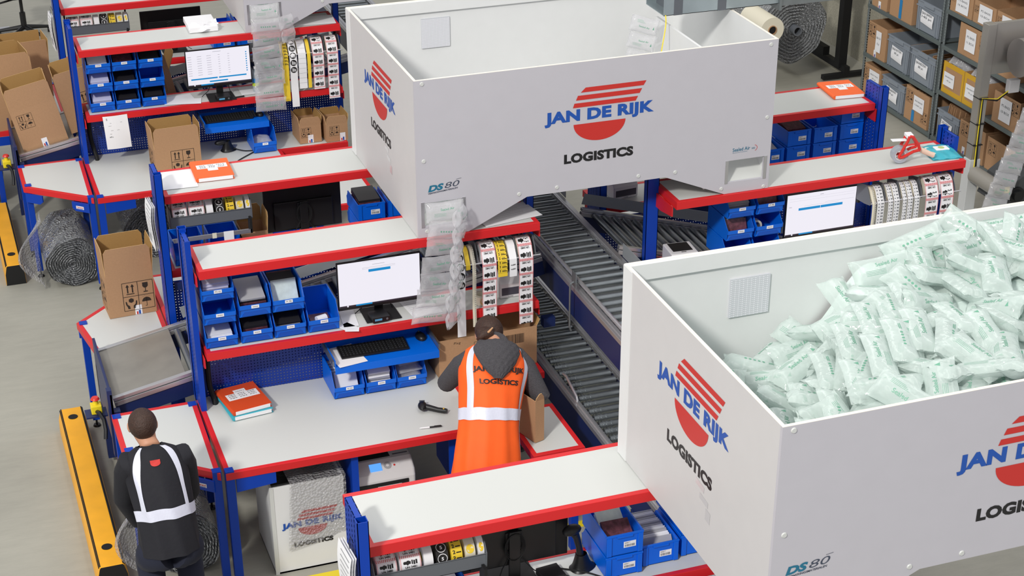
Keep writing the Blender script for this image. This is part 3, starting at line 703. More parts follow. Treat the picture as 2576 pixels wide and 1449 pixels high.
# ------------------------------------------------------------ deep blue totes with barcode labels
def make_tote(w=.20, d=.34, h=.128):
    t = thing('storage_tote', 'deep blue tote', 'tote'); s = .0035; y0, y1 = -d/2, d/2
    sp = [(y0, .002), (y1-.02, .002), (y1, h*.55), (y1-.015, h*.62), (y1-.05, h), (y0, h)]
    m = MB()
    for x in (-w/2, w/2-s): m.prism(sp, 'yz', x, x+s)
    m.box(-w/2, w/2, y0, y0+s, .002, h).box(-w/2, w/2, y0, y1-.02, .002, .006).box(-w/2, w/2, y1-.012, y1-.008, .002, h*.6)
    m.box(-w/2-.004, w/2+.004, y0-.004, y0+.005, h-.012, h).box(-w/2-.004, -w/2+.005, y0, y1-.05, h-.012, h).box(w/2-.005, w/2+.004, y0, y1-.05, h-.012, h)
    m.box(-w/2, -w/2+.028, y0-.006, y0, .004, h-.012).box(w/2-.028, w/2, y0-.006, y0, .004, h-.012).box(-w*.22, w*.22, y0-.007, y0, h-.022, h-.01)
    obj('tote_body', m, TOTE, t, .0015)
    m = MB(); m.m(0).box(-.005, .062, y0-.0012, y0, h*.32, h*.32+.036); f = frame((0, y0-.0016, h*.32+.005), (1, 0, 0), (0, 0, 1))
    m.m(1).flat(barcode(.056, .014, 20, 3), f); m.flat([q(.0, .02+.004*i, .02+.01*i, .022+.004*i) for i in range(2)], f)
    obj('barcode_label', m, [PAPER, GREY], t); return t
TT = [None]
def put_tote(x, yf, z, label, o, group):
    loc = (o[0]+x, o[1]+yf+.17, z)
    if TT[0] is None:
        TT[0] = make_tote(); TT[0].location = loc; TT[0]['label'] = label; TT[0]['group'] = group; return TT[0]
    return placed(TT[0], loc, 0, label, group)
g = 'blue totes on the bottom bench'
put_tote(-.062, 1.385, M0, 'blue tote, lower of the stacked pair beside the black scanner cradle', O1, g)
put_tote(-.062, 1.385, M0+.13, 'blue tote with purple and white booklets, upper of the pair beside the scanner cradle', O1, g)
put_tote(.158, 1.42, M0, 'blue tote tightly packed with white leaflets, right of the stacked pair', O1, g)
put_tote(.385, 1.44, M0, 'blue tote cut by the edge of the full hopper, lower one', O1, g)
put_tote(.385, 1.44, M0+.13, 'blue tote cut by the edge of the full hopper, upper one', O1, g)
fill(-.062, 1.37, M0+.13, .3, 'booklet in the upper tote beside the scanner cradle', 'booklets in the bottom bench tote', [2, 0], w=.15, l=.15, th=.014, n=2, tilt=.5, o=O1)
fill(-.062, 1.46, M0+.135, .3, 'pale booklet at the back of the upper tote beside the scanner cradle', 'booklets in the bottom bench tote', [2], w=.14, l=.15, th=.012, n=2, tilt=.55, o=O1)
fill_up(.158, 1.40, M0, 'white leaflet filed in the tote right of the stacked pair', 'white leaflets in the bottom bench tote', [4, PAPER, PAPER, 4], w=.17, h=.125, n=16, th=.007, pitch=.0165, ang=1.0, o=O1, y0=.03)
g = 'blue totes on the middle bench'
for i, (x, n) in enumerate(((.056, 2), (.285, 2))):
    for r in range(n): put_tote(x, 1.40, M0+.13*r, ['blue tote, lower one of the pair right of the black monitor back', 'blue tote topped with dark booklets, right of the black monitor back', 'blue tote, lower one half hidden by the empty hopper wall', 'blue tote with booklets half hidden by the empty hopper wall'][2*i+r], O2, g)
fill(.056, 1.40, M0+.14, .3, 'dark booklet piled in the tote right of the black monitor back', 'booklets in the middle bench totes', [0, 3, 1, 3], w=.16, l=.22, th=.018, n=6, tilt=.08, o=O2)
fill(.285, 1.40, M0+.14, .3, 'booklet in the tote half hidden by the empty hopper wall', 'booklets in the middle bench totes', [1, 3], w=.16, l=.22, th=.016, n=4, tilt=.1, o=O2)
g = 'blue totes on the upper right bench'
for i, (x, n) in enumerate(((3.28, 2), (3.505, 3), (3.735, 3), (3.965, 4))):
    for r in range(n): put_tote(x, 1.37, M0+.13*r, 'blue tote below the orange folder shelf, %s stack from the hopper, %s' % (['first', 'second', 'third', 'fourth'][i], 'topmost' if r == n-1 else ['lowest', 'second up', 'third up'][r]), O2, g)
fill(3.505, 1.38, M0+.26, .3, 'dark booklet in the second tote stack under the orange folder shelf', 'booklets in the upper right totes', [3, 0, 3], w=.16, l=.22, th=.02, n=5, tilt=.15, o=O2)
fill(3.28, 1.38, M0+.13, .3, 'white leaflet in the tote stack closest to the empty hopper', 'leaflets in the upper right totes', [4], w=.16, l=.2, th=.015, n=5, tilt=.15, o=O2)
fill(3.965, 1.40, M0+.39, .3, 'grey card in the topmost tote below the orange folder shelf', 'leaflets in the upper right totes', [4], w=.14, l=.15, th=.012, n=3, tilt=.05, o=O2)
g = 'blue totes on the farthest bench'
for i, x in enumerate((.04, .27)):
    for r in range(2): put_tote(x, 1.40, M0+.13*r, 'blue tote on the farthest bench, %s, %s of its pair' % (['nearer the monitor back', 'nearer the top hopper'][i], ['lower', 'upper'][r]), O3, g)
for i, x in enumerate((-.02, .20)): put_tote(x, 1.45, .852, 'blue tote on the low worktop behind the far monitor, %s one' % ['left', 'right'][i], (O3[0], O3[1]-.05), g)

# ------------------------------------------------------------ open bins behind the label trays
for i, x in enumerate((-1.28, -1.02)):
    put_bin(x, 1.36, M0, 'open blue bin under the middle bench label tray, %s' % ['next to the blue upright', 'next to the brown carton'][i], w=.215, d=.3, h=.165, group='bins under the middle bench label tray')
for i, x in enumerate((-1.235, -1.017)):
    put_bin(x, 1.33, M0, 'blue bin of white forms under the bottom label tray, %s' % ['farther from the monitor', 'beside the monitor base'][i], w=.215, d=.26, h=.17, o=O1, group='bins under the bottom label tray')
    fill(x, 1.35, M0, .3, 'white form in the bin under the bottom label tray', 'white forms', [PAPER], w=.17, l=.18, th=.018, n=6, tilt=.12, o=O1, dy=-.01)

# ------------------------------------------------------------ monitors, computers, keyboards, mice
def monitor(loc, rz, label, ui=0, zlow=.075, tall=.345, w=.57):
    t = thing('monitor', label, 'monitor', loc, rz, 'monitors')
    z0 = zlow; z1 = zlow+tall
    obj('housing', MB().box(-w/2, w/2, -.012, .006, z0, z1).box(-w*.38, w*.38, .006, .03, z0+.02, z1-.1), BLACK, t, .003)
    s = obj('screen', MB().box(-w/2+.008, w/2-.008, -.0135, -.012, z0+.022, z1-.008), SCREEN, t)
    m = MB(); sw, sh = w-.016, tall-.03; f = frame((-sw/2, -.0138, z0+.022), (1, 0, 0), (0, 0, 1))
    def P(x0, y0, x1, y1): return q(x0*sw, y0*sh, x1*sw, y1*sh)
    m.m(2).flat([P(0, 0, 1, .035)], f); f2 = frame((-sw/2, -.0141, z0+.022), (1, 0, 0), (0, 0, 1)); m.m(0).flat([P(.2, 0, .4, .035)], f2); m.m(3).flat([disc(.1*sw, .018*sh, .006, 12)], f2)
    if ui == 0:
        m.m(0).flat([P(.37, .74, .64, .80)], f); m.m(1).flat([P(.3, .845, .7, .849), P(.42, .9, .57, .907), P(.3, .98, .7, .984), P(.3, .815, .7, .818), P(.3, .815, .302, .85)], f)
    elif ui == 1:
        m.m(0).flat([P(.05, .17, .47, .21), P(.49, .17, .93, .21), P(.34, .075, .63, .115)], f)
        for r in range(9):
            y = .83-.066*r; m.m(1).flat([P(.02, y, .08, y+.009), P(.17, y, .24, y+.009), P(.32, y, .39, y+.009), P(.5, y, .53, y+.009), P(.65, y, .68, y+.009)], f); m.m(0).flat([disc(.945*sw, (y+.006)*sh, .006, 10)], f)
        m.m(1).flat([P(.42, .93, .55, .94)], f)
    else:
        m.m(0).flat([P(.17, .60, .485, .66), P(.49, .60, .81, .66)], f); m.m(1).flat([P(.03, .90, .97, .902), P(.25, .695, .75, .698), P(.47, .93, .52, .94), P(.03, .84, .97, .842), P(.03, .70, .07, .71), P(.55, .73, .97, .733)], f)
    obj('screen_display', m, [UIB, UIG, UIK, SCREEN], s)
    obj('stand_pole', MB().box(-.03, .03, .035, .055, .008, z0+.23).box(-.045, .045, .02, .04, z0+.12, z0+.22), BLACK, t, .004)
    obj('stand_base', MB().prism([(-.12, -.10), (.12, -.10), (.115, .12), (-.115, .12)], 'xy', 0, .008), BLACKM, t, .003)
    m = MB()
    for k in range(4): m.tube([(.03*cos(a)*(1.4+.15*k)+.0, .045+.004*k, z0+.14+.045*sin(a)*(1.2+.2*k)) for a in [i*2*pi/16 for i in range(17)]], .0025, 6)
    m.tube([(0, .05, z0+.1), (-.06, .055, z0+.03), (-.1, .06, .05), (-.16, .06, .004)], .003, 6).tube([(.02, .05, z0+.1), (.07, .055, z0+.02), (.1, .06, .004)], .003, 6)
    obj('cable', m, BLACKM, t, smooth=True)
    return t
monitor((-.235, .155, M0), 0, 'large lit monitor on the near bench showing one blue button', 0)
monitor((O3[0]-.25, O3[1]+.085, M0), 0, 'lit monitor on the far bench showing a table with blue round icons', 1, .11, .345)
monitor((3.06, .20, M0), 0, 'lit monitor on the right hand bench showing two blue buttons', 2, .07, .345)
monitor((O2[0]-.413, 1.575, M0), pi, 'black monitor seen from behind between the brown carton and blue totes', 0, .06, .33)
monitor((O1[0]-.605, O1[1]+1.58, M0), pi, 'black monitor seen from behind on the bottom bench with coiled cables', 0, .07, .36, .61)
monitor((O3[0]-.413, O3[1]+1.575, M0), pi, 'black monitor seen from behind on the farthest bench at the top', 0, .06, .33)
def mini_pc(loc, rz, label):
    t = thing('mini_computer', label, 'computer', loc, rz, 'mini computers')
    obj('case', MB().box(-.06, .06, -.055, .055, 0, .036), BLACK, t, .003)
    obj('sticker', MB().box(-.045, .005, -.0565, -.055, .012, .026), mat('sticker_blue', (90, 160, 205), .4), t); obj('round_button', MB().cyl((.04, -.0565, .018), (.04, -.055, .018), .008, n=12), GREY, t)
mini_pc((-.265, .085, M0+.0085), .05, 'small black computer on the foot of the large lit monitor'); mini_pc((O3[0]-.245, O3[1]+.02, M0+.0085), .02, 'small black computer on the foot of the far lit monitor')
mini_pc((O1[0]-.42, O1[1]+1.50, M0), pi+.1, 'small black computer with cables behind the bottom monitor')
def keyboard(loc, rz, label, w=.46, d=.155):
    t = thing('keyboard', label, 'keyboard', loc, rz, 'black keyboards')
    obj('keyboard_body', MB().prism([(-d/2, 0), (d/2, 0), (d/2, .022), (-d/2, .012)], 'yz', -w/2, w/2), BLACK, t, .002)
    m = MB()
    for r in range(6):
        y = -d/2+.012+r*.0225; z = .012+(.010)*(y+d/2)/d
        for c in range(20):
            x = -w/2+.012+c*.0222
            if c in (14, 17): x += .004
            m.box(x, x+.0185, y, y+.018, z, z+.006)
    obj('keys', m, BLACKM, t)
    m = MB(); m.flat([q(-w/2+.017+.0222*c, -d/2+.02+.0225*r, -w/2+.022+.0222*c, -d/2+.024+.0225*r) for r in range(6) for c in range(20)], lambda u, v: V((u, v, .0185+.010*(v+d/2)/d)))
    obj('key_legend', m, GREY, t)
keyboard((-.325, .045, 1.1135), -.02, 'black keyboard on the blue pull-out tray of the near bench')
keyboard((O3[0]-.21, O3[1]+.06, 1.1135), .0, 'black keyboard on the blue tray of the far bench', .42)
def mouse(loc, rz, label):
    t = thing('computer_mouse', label, 'mouse', loc, rz, 'black mice')
    obj('mouse_body', MB().sheet(lambda u, v: (.033*cos(2*pi*u)*sin(pi/2*v)*(1-.1*sin(2*pi*u)), .058*sin(2*pi*u)*sin(pi/2*v), .036*cos(pi/2*v)**.7+.001), 20, 8, wrap=True), BLACK, t, smooth=True)
    obj('scroll_wheel', MB().cyl((-.004, .03, .031), (.004, .03, .031), .008, n=12), GREY, t)
mouse((.02, .10, 1.1135), .1, 'black mouse on the blue tray beside the near keyboard'); mouse((O3[0]+.07, O3[1]+.06, 1.1135), .1, 'black mouse on the blue tray of the far bench')
# ------------------------------------------------------------ label rolls on rods, hanging strips
def battery(f, mb):
    mb.flat([q(.12, .28, .50, .62), q(.10, .36, .12, .54), q(.55, .22, .62, .72), q(.65, .16, .74, .66), q(.77, .2, .86, .72), q(.3, .62, .42, .7), [(.26, .28), (.40, .28), (.33, .12)]], f)
def strip_path(yr, zr, r, yrod, zrod, zend, start=2.6):
    """side view: over the top of the roll, forward over the rod, straight down"""
    P = [(yr+r*cos(a), zr+r*sin(a)) for a in [start+(pi-.25-start if False else (2.75-start)*0) for _ in (0,)]]
    P = []
    a = 1.2
    while a < 2.7: P.append((yr+r*cos(a), zr+r*sin(a))); a += .15
    y0, z0 = P[-1]
    for i in range(1, 5): P.append((y0+(yrod-.008-y0)*i/4, z0+(zrod-z0)*i/4-.008*sin(pi*i/4)*0))
    z = zrod; k = 0
    while z-.02 > zend: z -= .02; k += 1; P.append((yrod-.008-.004*sin(k*.35), z))
    P.append((yrod-.008-.004*sin(k*.35), zend)); return P
class Strip:
    def __init__(s, P):
        s.P = P; s.S = [0]
        for a, b in zip(P, P[1:]): s.S.append(s.S[-1]+sqrt((a[0]-b[0])**2+(a[1]-b[1])**2))
        s.L = s.S[-1]
    def at(s, d, off=0):
        d = max(0, min(s.L-1e-6, d)); i = 0
        while s.S[i+1] < d: i += 1
        t = (d-s.S[i])/(s.S[i+1]-s.S[i]); a, b = s.P[i], s.P[i+1]
        dy, dz = b[0]-a[0], b[1]-a[1]; l = sqrt(dy*dy+dz*dz)
        return (a[0]+dy*t+dz/l*off, a[1]+dz*t-dy/l*off)
def label_roll(x, w, kind, zend, o, label, group, yr=.06, zr=1.695, r=.064, yrod=-.03, zrod=1.66, hang=True):
    x -= .03; zend += .044; r = min(r, .074)
    t = thing('label_roll', label, 'label roll', (o[0], o[1], 0), 0, group)
    body = {'un': PAPER, 'un0': PAPER, 'ring': CREAM, 'two': LYEL, 'yellow': LYEL, 'white': PAPER, 'ruler': CREAM, 'name': PAPER, 'small': PAPER}[kind]
    obj('roll_core', MB().ring((x-w/2, yr, zr), (x+w/2, yr, zr), r-.001, .03, 28), CREAM if kind != 'un' else PAPER, t, smooth=True)
    P = strip_path(yr, zr, r+.001, yrod, zrod, zend); S = Strip(P)
    m = MB(); n = len(P)
    m.m(0)
    vs = [(x+sx*w/2, p[0], p[1]) for p in P for sx in (-1, 1)]
    m.add(vs, [(2*i, 2*i+1, 2*i+3, 2*i+2) for i in range(n-1)])
    fn = lambda u, d: V((x-w/2+u, *S.at(d, .0012)))
    m.m(1)
    def prints():
        if kind in ('un', 'un0'):
            h = w*1.02; d = .0; k = 0
            while d < S.L-.015:
                g = lambda u, v: fn(u*w, d+h*(1-v)) if False else fn((1-u)*w, d+v*h)
                m.m(2)
                for i in range(13):
                    a = i/13; m.flat([[(a, .0), (a+.042, 0), (a+.08, .08), (a+.038, .08)], [(a, .92), (a+.042, .92), (a+.08, 1), (a+.038, 1)]], g)
                    if i < 12: m.flat([[(0, a+.04), (.05, a+.08), (.05, a+.115), (0, a+.075)], [(.95, a+.04), (1, a+.08), (1, a+.115), (.95, a+.075)]], g)
                m.m(1); battery(lambda u, v: g(1-(.02+u*.96), .34+(1-v)*.62), m); tx(m, 'UN 3481' if kind == 'un' else 'UN 3480', lambda u, v: g(u, 1-v) if False else g(u, v), .5, .16, .12, .03, wid=.58)
                m.flat([q(.2, .1, .8, .118)], g); d += h*1.0
        elif kind == 'ring':
            d = .02
            for i in range(6):
                if d > .30: break
                m.m(1).flat([[(w/2+a, d+.03+b) for a, b in disc(0, 0, .028, 20)]], fn)
                m.m(0).flat([q(w/2-.014+.009*i, d+.012+.004*i, w/2-.009+.009*i, d+.046) for i in range(4)], lambda u, v: V((x-w/2+u, *S.at(v, .002))))
                d += .064
        elif kind == 'two':
            d = .0
            while d < min(S.L-.04, .26):
                m.m(1); tx(m, '2', lambda u, v: fn(u, d+v), w*.22, .005, .016, .03); m.flat([q(w*.42, d+.008, w*.8, d+.011), q(w*.42, d+.014, w*.95, d+.019), q(w*.95, d+.022, w*.99, d+.03), q(0, d+.027, w*.9, d+.0278)], fn); d += .029
        elif kind in ('small', 'ruler'):
            d = .0
            while d < S.L-.02:
                m.m(1).flat([q(w*.12, d+.006, w*.35, d+.012), q(w*.55, d+.004, w*.72, d+.014), q(w*.76, d+.004, w*.9, d+.014)] if kind == 'small' else [q(w*.6, d, w*.95, d+.003), q(w*.6, d+.008, w*.8, d+.011)], fn); d += .024 if kind == 'small' else .015
                if kind == 'small': m.flat([q(0, d-.003, w, d-.0022)], fn)
        elif kind == 'white':
            d = .03
            while d < S.L-.02: m.m(1).flat([q(0, d, w, d+.0012)], fn); d += .045
        elif kind == 'name':
            m.m(1); tx(m, 'Nikon', lambda u, v: fn(w-u, S.L-.09-v+.01), w/2, 0, .011, .02, wid=w*.6); tx(m, 'Nikon', lambda u, v: fn(w-u, S.L-.06-v+.01), w/2, 0, .011, .02, wid=w*.6)
    prints()
    obj('label_strip', m, [PAPER if kind not in ('yellow', 'two', 'ruler') else (CREAM if kind == 'ruler' else LYEL), INK if kind not in ('white', 'small', 'ruler') else GREY, HATCH], t)
    return t
def rod_holder(o, x0, x1, label, cheeks, yr=.06, zr=1.695, yrod=-.03, zrod=1.66):
    x0 -= .03; x1 -= .03
    t = thing('label_roll_holder', label, 'label holder', (o[0], o[1], 0), 0, 'label roll holders')
    obj('front_rod', MB().cyl((x0, yrod, zrod), (x1, yrod, zrod), .006, n=10), ALU, t, smooth=True)
    obj('axle', MB().cyl((x0, yr, zr), (x1-.02, yr, zr), .010, n=12), GREY, t, smooth=True)
    for x in [c-.032 for c in cheeks]:
        obj('side_cheek', MB().prism([(yrod, zrod+.008), (yrod+.02, zrod+.05), (yr-.02, zr+.085), (yr+.05, zr+.07), (yr+.112, zr+.05), (yr+.1, zr-.07), (yr-.02, zr-.06), (yrod, zrod-.012)], 'yz', x, x+.004), GREY, t, .001)
    for a in (x0+.005, x1-.03): obj('hanger_post', MB().box(a, a+.02, yr+.092, yr+.112, zr-.1, 1.8285), BLACKM, t)
    return t
rod_holder(O2, .27, .86, 'rod of label rolls above the head of the person in orange', (.262, .425, .697, .83))
gn = 'label rolls of the near bench'
label_roll(.30, .06, 'ring', 1.10, O2, 'label roll with black round stickers hanging beside the air pillow chain', gn)
label_roll(.352, .03, 'yellow', 1.585, O2, 'narrow yellow label strip beside the round black stickers', gn)
label_roll(.392, .026, 'ruler', 1.16, O2, 'narrow ruled white strip hanging left of the near UN 3481 labels', gn)
label_roll(.50, .10, 'un', 1.215, O2, 'UN 3481 battery label strip above the person in orange', gn, r=.075)
label_roll(.592, .066, 'two', 1.50, O2, 'yellow number 2 label roll between the two battery label strips', gn)
label_roll(.665, .052, 'name', 1.49, O2, 'white name label strip above the label printer', gn)
label_roll(.757, .10, 'un0', 1.125, O2, 'UN 3480 battery label strip beside the roller conveyor, near bench', gn, r=.08)
rod_holder(O3, .30, .87, 'rod of label rolls beside the empty hopper wall, far bench', (.30, .583, .71, .85))
gn = 'label rolls of the far bench'
label_roll(.345, .062, 'two', 1.20, O3, 'yellow number 2 label strip behind the far air pillow chain', gn)
label_roll(.42, .065, 'ring', 1.14, O3, 'white strip with black round stickers, far bench', gn)
label_roll(.50, .07, 'white', 1.30, O3, 'blank white label strip between round stickers and yellow strip, far bench', gn)
label_roll(.56, .03, 'yellow', 1.30, O3, 'narrow yellow label strip left of the far UN 3481 labels', gn)
label_roll(.645, .10, 'un', 1.28, O3, 'UN 3481 battery label strip of the far bench', gn, r=.075)
label_roll(.775, .10, 'un0', 1.18, O3, 'UN 3480 battery label strip touching the empty hopper wall', gn, r=.085)
rod_holder(O2, 3.36, 4.10, 'rod of label rolls on the right hand bench', (3.358, 3.482, 3.604, 3.78, 4.055))
gn = 'label rolls of the right hand bench'
for i, (x, w, ze) in enumerate(((3.385, .03, 1.33), (3.44, .055, 1.33), (3.52, .038, 1.35), (3.57, .045, 1.34), (3.635, .032, 1.36), (3.68, .04, 1.35), (3.735, .04, 1.35))):
    label_roll(x, w, 'ruler' if i == 0 else 'small', ze, O2, '%s small white address label strip from the right hand monitor' % ['first', 'second', 'third', 'fourth', 'fifth', 'sixth', 'seventh'][i], gn, yr=.06)
label_roll(3.86, .105, 'un0', 1.31, O2, 'UN 3480 battery label strip of the right hand bench', gn, yr=.06, r=.085)
label_roll(3.985, .105, 'un', 1.31, O2, 'UN 3481 battery label strip at the end of the right hand bench', gn, yr=.06, r=.085)
# label trays seen from behind
def label_tray(o, label, gname, y=1.30, z=1.62):
    t = thing('label_tray', label, 'label tray', (o[0], o[1], 0), 0, 'grey label trays seen from behind')
    x0, x1 = -1.40, -.83
    obj('tray_panel', MB().prism([(y, z), (y+.004, z), (y+.004, z+.075), (y-.004, z+.085), (y-.006, z+.083), (y, z+.073)], 'yz', x0, x1).box(x0, x1, y, y+.15, z, z+.003), GREY, t)
    for x in (x0, x1-.006): obj('tray_end', MB().prism([(y-.005, z+.08), (y+.03, z+.13), (y+.13, z+.13), (y+.16, z+.06), (y+.14, z), (y, z)], 'yz', x, x+.006), GREY, t)
    obj('lower_rail', MB().box(x0, x1-.02, y-.05, y-.046, z-.085, z-.06).box(x0, x1-.02, y-.05, y+.02, z-.088, z-.084), ALU, t)
    obj('rail_arm', MB().box(x1-.03, x1-.015, y-.05, y+.03, z-.09, z+.02), BLACKM, t)
    for a in (x0+.002, x1-.016): obj('hanger_post', MB().box(a, a+.014, y+.155, y+.175, z+.05, 1.8285), BLACKM, t)
    obj('tray_note', MB().box(x0+.35, x0+.42, y-.052, y-.0505, z-.16, z-.05), PAPER, t); obj('tray_note', MB().box(x0+.27, x0+.3, y-.052, y-.0505, z-.09, z-.05), CREAM, t)
    kinds = [('un0', .1, 'UN 3480 labels'), ('un', .105, 'UN 3481 labels'), ('white', .045, 'yellow and white tape'), ('ring', .06, 'black round stickers'), ('two', .055, 'yellow number 2 labels'), ('ruler', .05, 'round gold stickers'), ('white', .03, 'blank white labels')]
    x = x0+.02
    for k, w, s in kinds:
        r = thing('label_roll', 'roll of %s in the %s' % (s, gname), 'label roll', (o[0], o[1], 0), 0, 'label rolls in the trays'); xc = x+w/2; yc, zc, R = y+.08, z+.078, .07
        obj('roll_core', MB().ring((x, yc, zc), (x+w, yc, zc), R, .028, 28), {'two': LYEL, 'ring': INK, 'ruler': CREAM}.get(k, PAPER), r, smooth=True)
        m = MB(); fn = lambda u, a: V((x+u*w, yc-(R+.001)*cos(a), zc+(R+.001)*sin(a)))
        if k in ('un', 'un0'):
            for j in range(3):
                a0 = -.15+j*1.0; gg = lambda u, v: fn(u, a0+v*.98)
                m.m(1)
                for i in range(11):
                    a = i/11; m.flat([[(a, 0), (a+.04, 0), (a+.07, .08), (a+.03, .08)], [(a, .92), (a+.04, .92), (a+.07, 1), (a+.03, 1)]], gg)
                    m.flat([[(0, a), (.06, a+.04), (.06, a+.07), (0, a+.03)], [(.94, a), (1, a+.04), (1, a+.07), (.94, a+.03)]], gg)
                m.m(0); battery(lambda u, v: gg(.06+u*.88, .3+v*.6), m); tx(m, 'UN 3481' if k == 'un' else 'UN 3480', gg, .5, .16, .16, .02, wid=.55)
        elif k == 'two':
            for j in range(6): m.m(0); tx(m, '2', lambda u, v: fn(u, -.1+j*.42+v), .25, .05, .26, .03, wid=.24); m.flat([q(.45, -.02+j*.42, .9, .06+j*.42)], fn)
        elif k == 'ring':
            for j in range(3): m.m(2).flat([[(.5+.42*a, .2+.8*j+.36*b) for a, b in disc(0, 0, 1, 18)]], fn); m.m(0).flat([[(.5+.36*a, .2+.8*j+.31*b) for a, b in disc(0, 0, 1, 18)]], lambda u, a: V((x+u*w, yc-(R+.0016)*cos(a), zc+(R+.0016)*sin(a)))); m.m(2); tx(m, '5', lambda u, v: V((x+u*w, yc-(R+.0022)*cos(v), zc+(R+.0022)*sin(v))), .5, .08+.8*j, .24, .03, wid=.2)
        elif k == 'white' and w > .04: m.m(3).flat([q(0, -.5, .3, 2.6)], fn)
        else: m.m(3).flat([[(.5+.4*a, .5+.33*b) for a, b in disc(0, 0, 1, 16)]], fn)
        obj('label_print', m, [INK, HATCH, PAPER, LYEL], r); x += w+.016
    return t
label_tray(O2, 'grey label tray under the top shelf of the middle bench', 'tray of the middle bench')
label_tray(O3, 'grey label tray under the top shelf of the farthest bench', 'tray of the farthest bench')
label_tray(O1, 'grey label tray under the bottom bench top shelf', 'tray of the bottom bench', z=1.60)

# ------------------------------------------------------------ label printers and devices
def label_printer(loc, rz, label, w=.15, d=.2, h=.17):
    t = thing('label_printer', label, 'printer', loc, rz, 'white label printers')
    prof = [(-d/2, 0), (d/2, 0), (d/2, h), (-d/2+.05, h), (-d/2, h*.62)]
    obj('printer_case', MB().prism(prof, 'yz', -w/2, w/2), PRW, t, .008, seg=3)
    obj('label_slot', MB().prism([(-d/2-.002, h*.13), (-d/2+.002, h*.13), (-d/2+.002, h*.46), (-d/2-.002, h*.46)], 'yz', -w*.42, w*.42), mat('printer_grey', (70, 70, 82), .4), t, .004)
    obj('top_window', MB().box(-w*.36, w*.36, -d*.12, d*.44, h, h+.002), BLACK, t)
    m = MB().box(-.018, .018, -d*.2, -d*.17, h-.001, h+.0015); obj('button', m, BLACK, t)
    m = MB(); tx(m, 'TOSHIBA', frame((0, -d/2-.0012, h*.05), (1, 0, 0), (0, 0, 1)), 0, 0, .008, .02, wid=.04); obj('maker_name', m, GREY, t)
    return t
label_printer((.665, .20, M0), 0, 'white label printer behind the near battery label strips')
label_printer((1.945, .13, M0), -.08, 'white label printer with black window beside the right hand blue post', .2, .24, .15)
label_printer((2.06, 1.52, M0), .1, 'white label printer under the empty hopper, on the far side of the roller chute', .21, .2, .16)
def scanner(loc, rz, label, grp=None):
    t = thing('barcode_scanner', label, 'scanner', loc, rz, grp)
    obj('scanner_head', MB().sheet(lambda u, v: (.03*sin(pi*v)**.6*cos(2*pi*u), -.055+.11*v, .03+.024*sin(pi*v)**.6*sin(2*pi*u)), 16, 10, wrap=True), BLACK, t, smooth=True, ang=80)
    obj('handle', MB().tube([(0, .0, .028), (.05, -.02, .024), (.10, -.045, .02), (.14, -.06, .02), (.155, -.068, .022)], [.02, .019, .017, .018, .016], 12), BLACK, t, smooth=True)
    obj('scan_window', MB().box(-.018, .018, .050, .054, .018, .042), GREY, t); obj('status_light', MB().cyl((.135, -.062, .037), (.138, -.064, .040), .006, n=10), mat('amber', (230, 190, 80), .3), t)
    return t
scanner((-.125, -.40, .852), -.25, 'black hand scanner lying on the near worktop left of the person in orange')
def cradle(loc, rz, label, up=True):
    t = thing('scanner_cradle', label, 'scanner', loc, rz, 'scanners in their cradles')
    obj('cradle_foot', MB().sheet(lambda u, v: ((.075-.045*v**.5)*cos(2*pi*u)*(1+.25*cos(2*pi*u)), (.055-.028*v**.5)*sin(2*pi*u), .09*v), 20, 8, wrap=True), BLACK, t, smooth=True, ang=80)
    if up:
        obj('scanner_handle', MB().tube([(.0, 0, .08), (-.01, 0, .14), (-.025, 0, .20), (-.04, 0, .235)], [.02, .017, .019, .024], 12), BLACK, t, smooth=True)
        obj('scanner_head', MB().sph((-.055, 0, .255), (.055, .032, .03)), BLACK, t, smooth=True, ang=80)
    else: obj('scanner_head', MB().sph((-.05, 0, .085), (.06, .03, .026)), BLACK, t, smooth=True, ang=80)
    return t
cradle((O1[0]-.25, O1[1]+1.52, M0), .2, 'black scanner standing in its cradle beside the stacked blue totes'); cradle((O3[0]-.26, O3[1]-.03, .852), .2, 'black scanner cradle with cable on the far worktop', False)
def cable(pts, label, r=.005):
    P = [V(p) for p in pts]; Q = []
    for i in range(len(P)-1):
        a, b, c, d = P[max(i-1, 0)], P[i], P[i+1], P[min(i+2, len(P)-1)]
        for k in range(6):
            s = k/6; Q.append(.5*((2*b)+(c-a)*s+(2*a-5*b+4*c-d)*s*s+(3*b-a-3*c+d)*s**3))
    Q.append(P[-1]); return tag(obj('cable', MB().tube(Q, r, 8), BLACKM, smooth=True), label, 'cable')
x, y = O3
cable([(x-.22, y-.02, .87), (x-.12, y-.10, .857), (x-.02, y-.13, .857), (x-.07, y-.18, .857), (x-.2, y-.3, .857), (x-.3, y-.42, .857)], 'black cable looping over the far worktop from the scanner cradle')
cable([(x-1.40, y+.225, 1.22), (x-1.40, y+.22, 1.05), (x-1.39, y+.18, .95), (x-1.375, y+.14, .87), (x-1.375, y+.13, .83)], 'thick black hose into the far worktop beside the blue upright', .018)
cable([(-1.40, .225, 1.22), (-1.40, .22, 1.05), (-1.40, .20, .95), (-1.385, .15, .87), (-1.385, .14, .83)], 'thick black hose into the near worktop beside the blue upright', .018)
x, y = O1
cable([(x-.40, y+1.5, M0+.03), (x-.32, y+1.42, M0+.02), (x-.2, y+1.35, M0+.006), (x-.12, y+1.28, M0+.02), (x-.3, y+1.36, M0+.03), (x-.42, y+1.4, M0+.01)], 'black looping cables on the bottom bench in front of the scanner cradle')
cable([(x-.38, y+1.52, M0+.03), (x-.25, y+1.47, M0+.01), (x-.16, y+1.38, M0+.006), (x-.1, y+1.31, M0+.006)], 'black cable running past the foot of the scanner cradle')
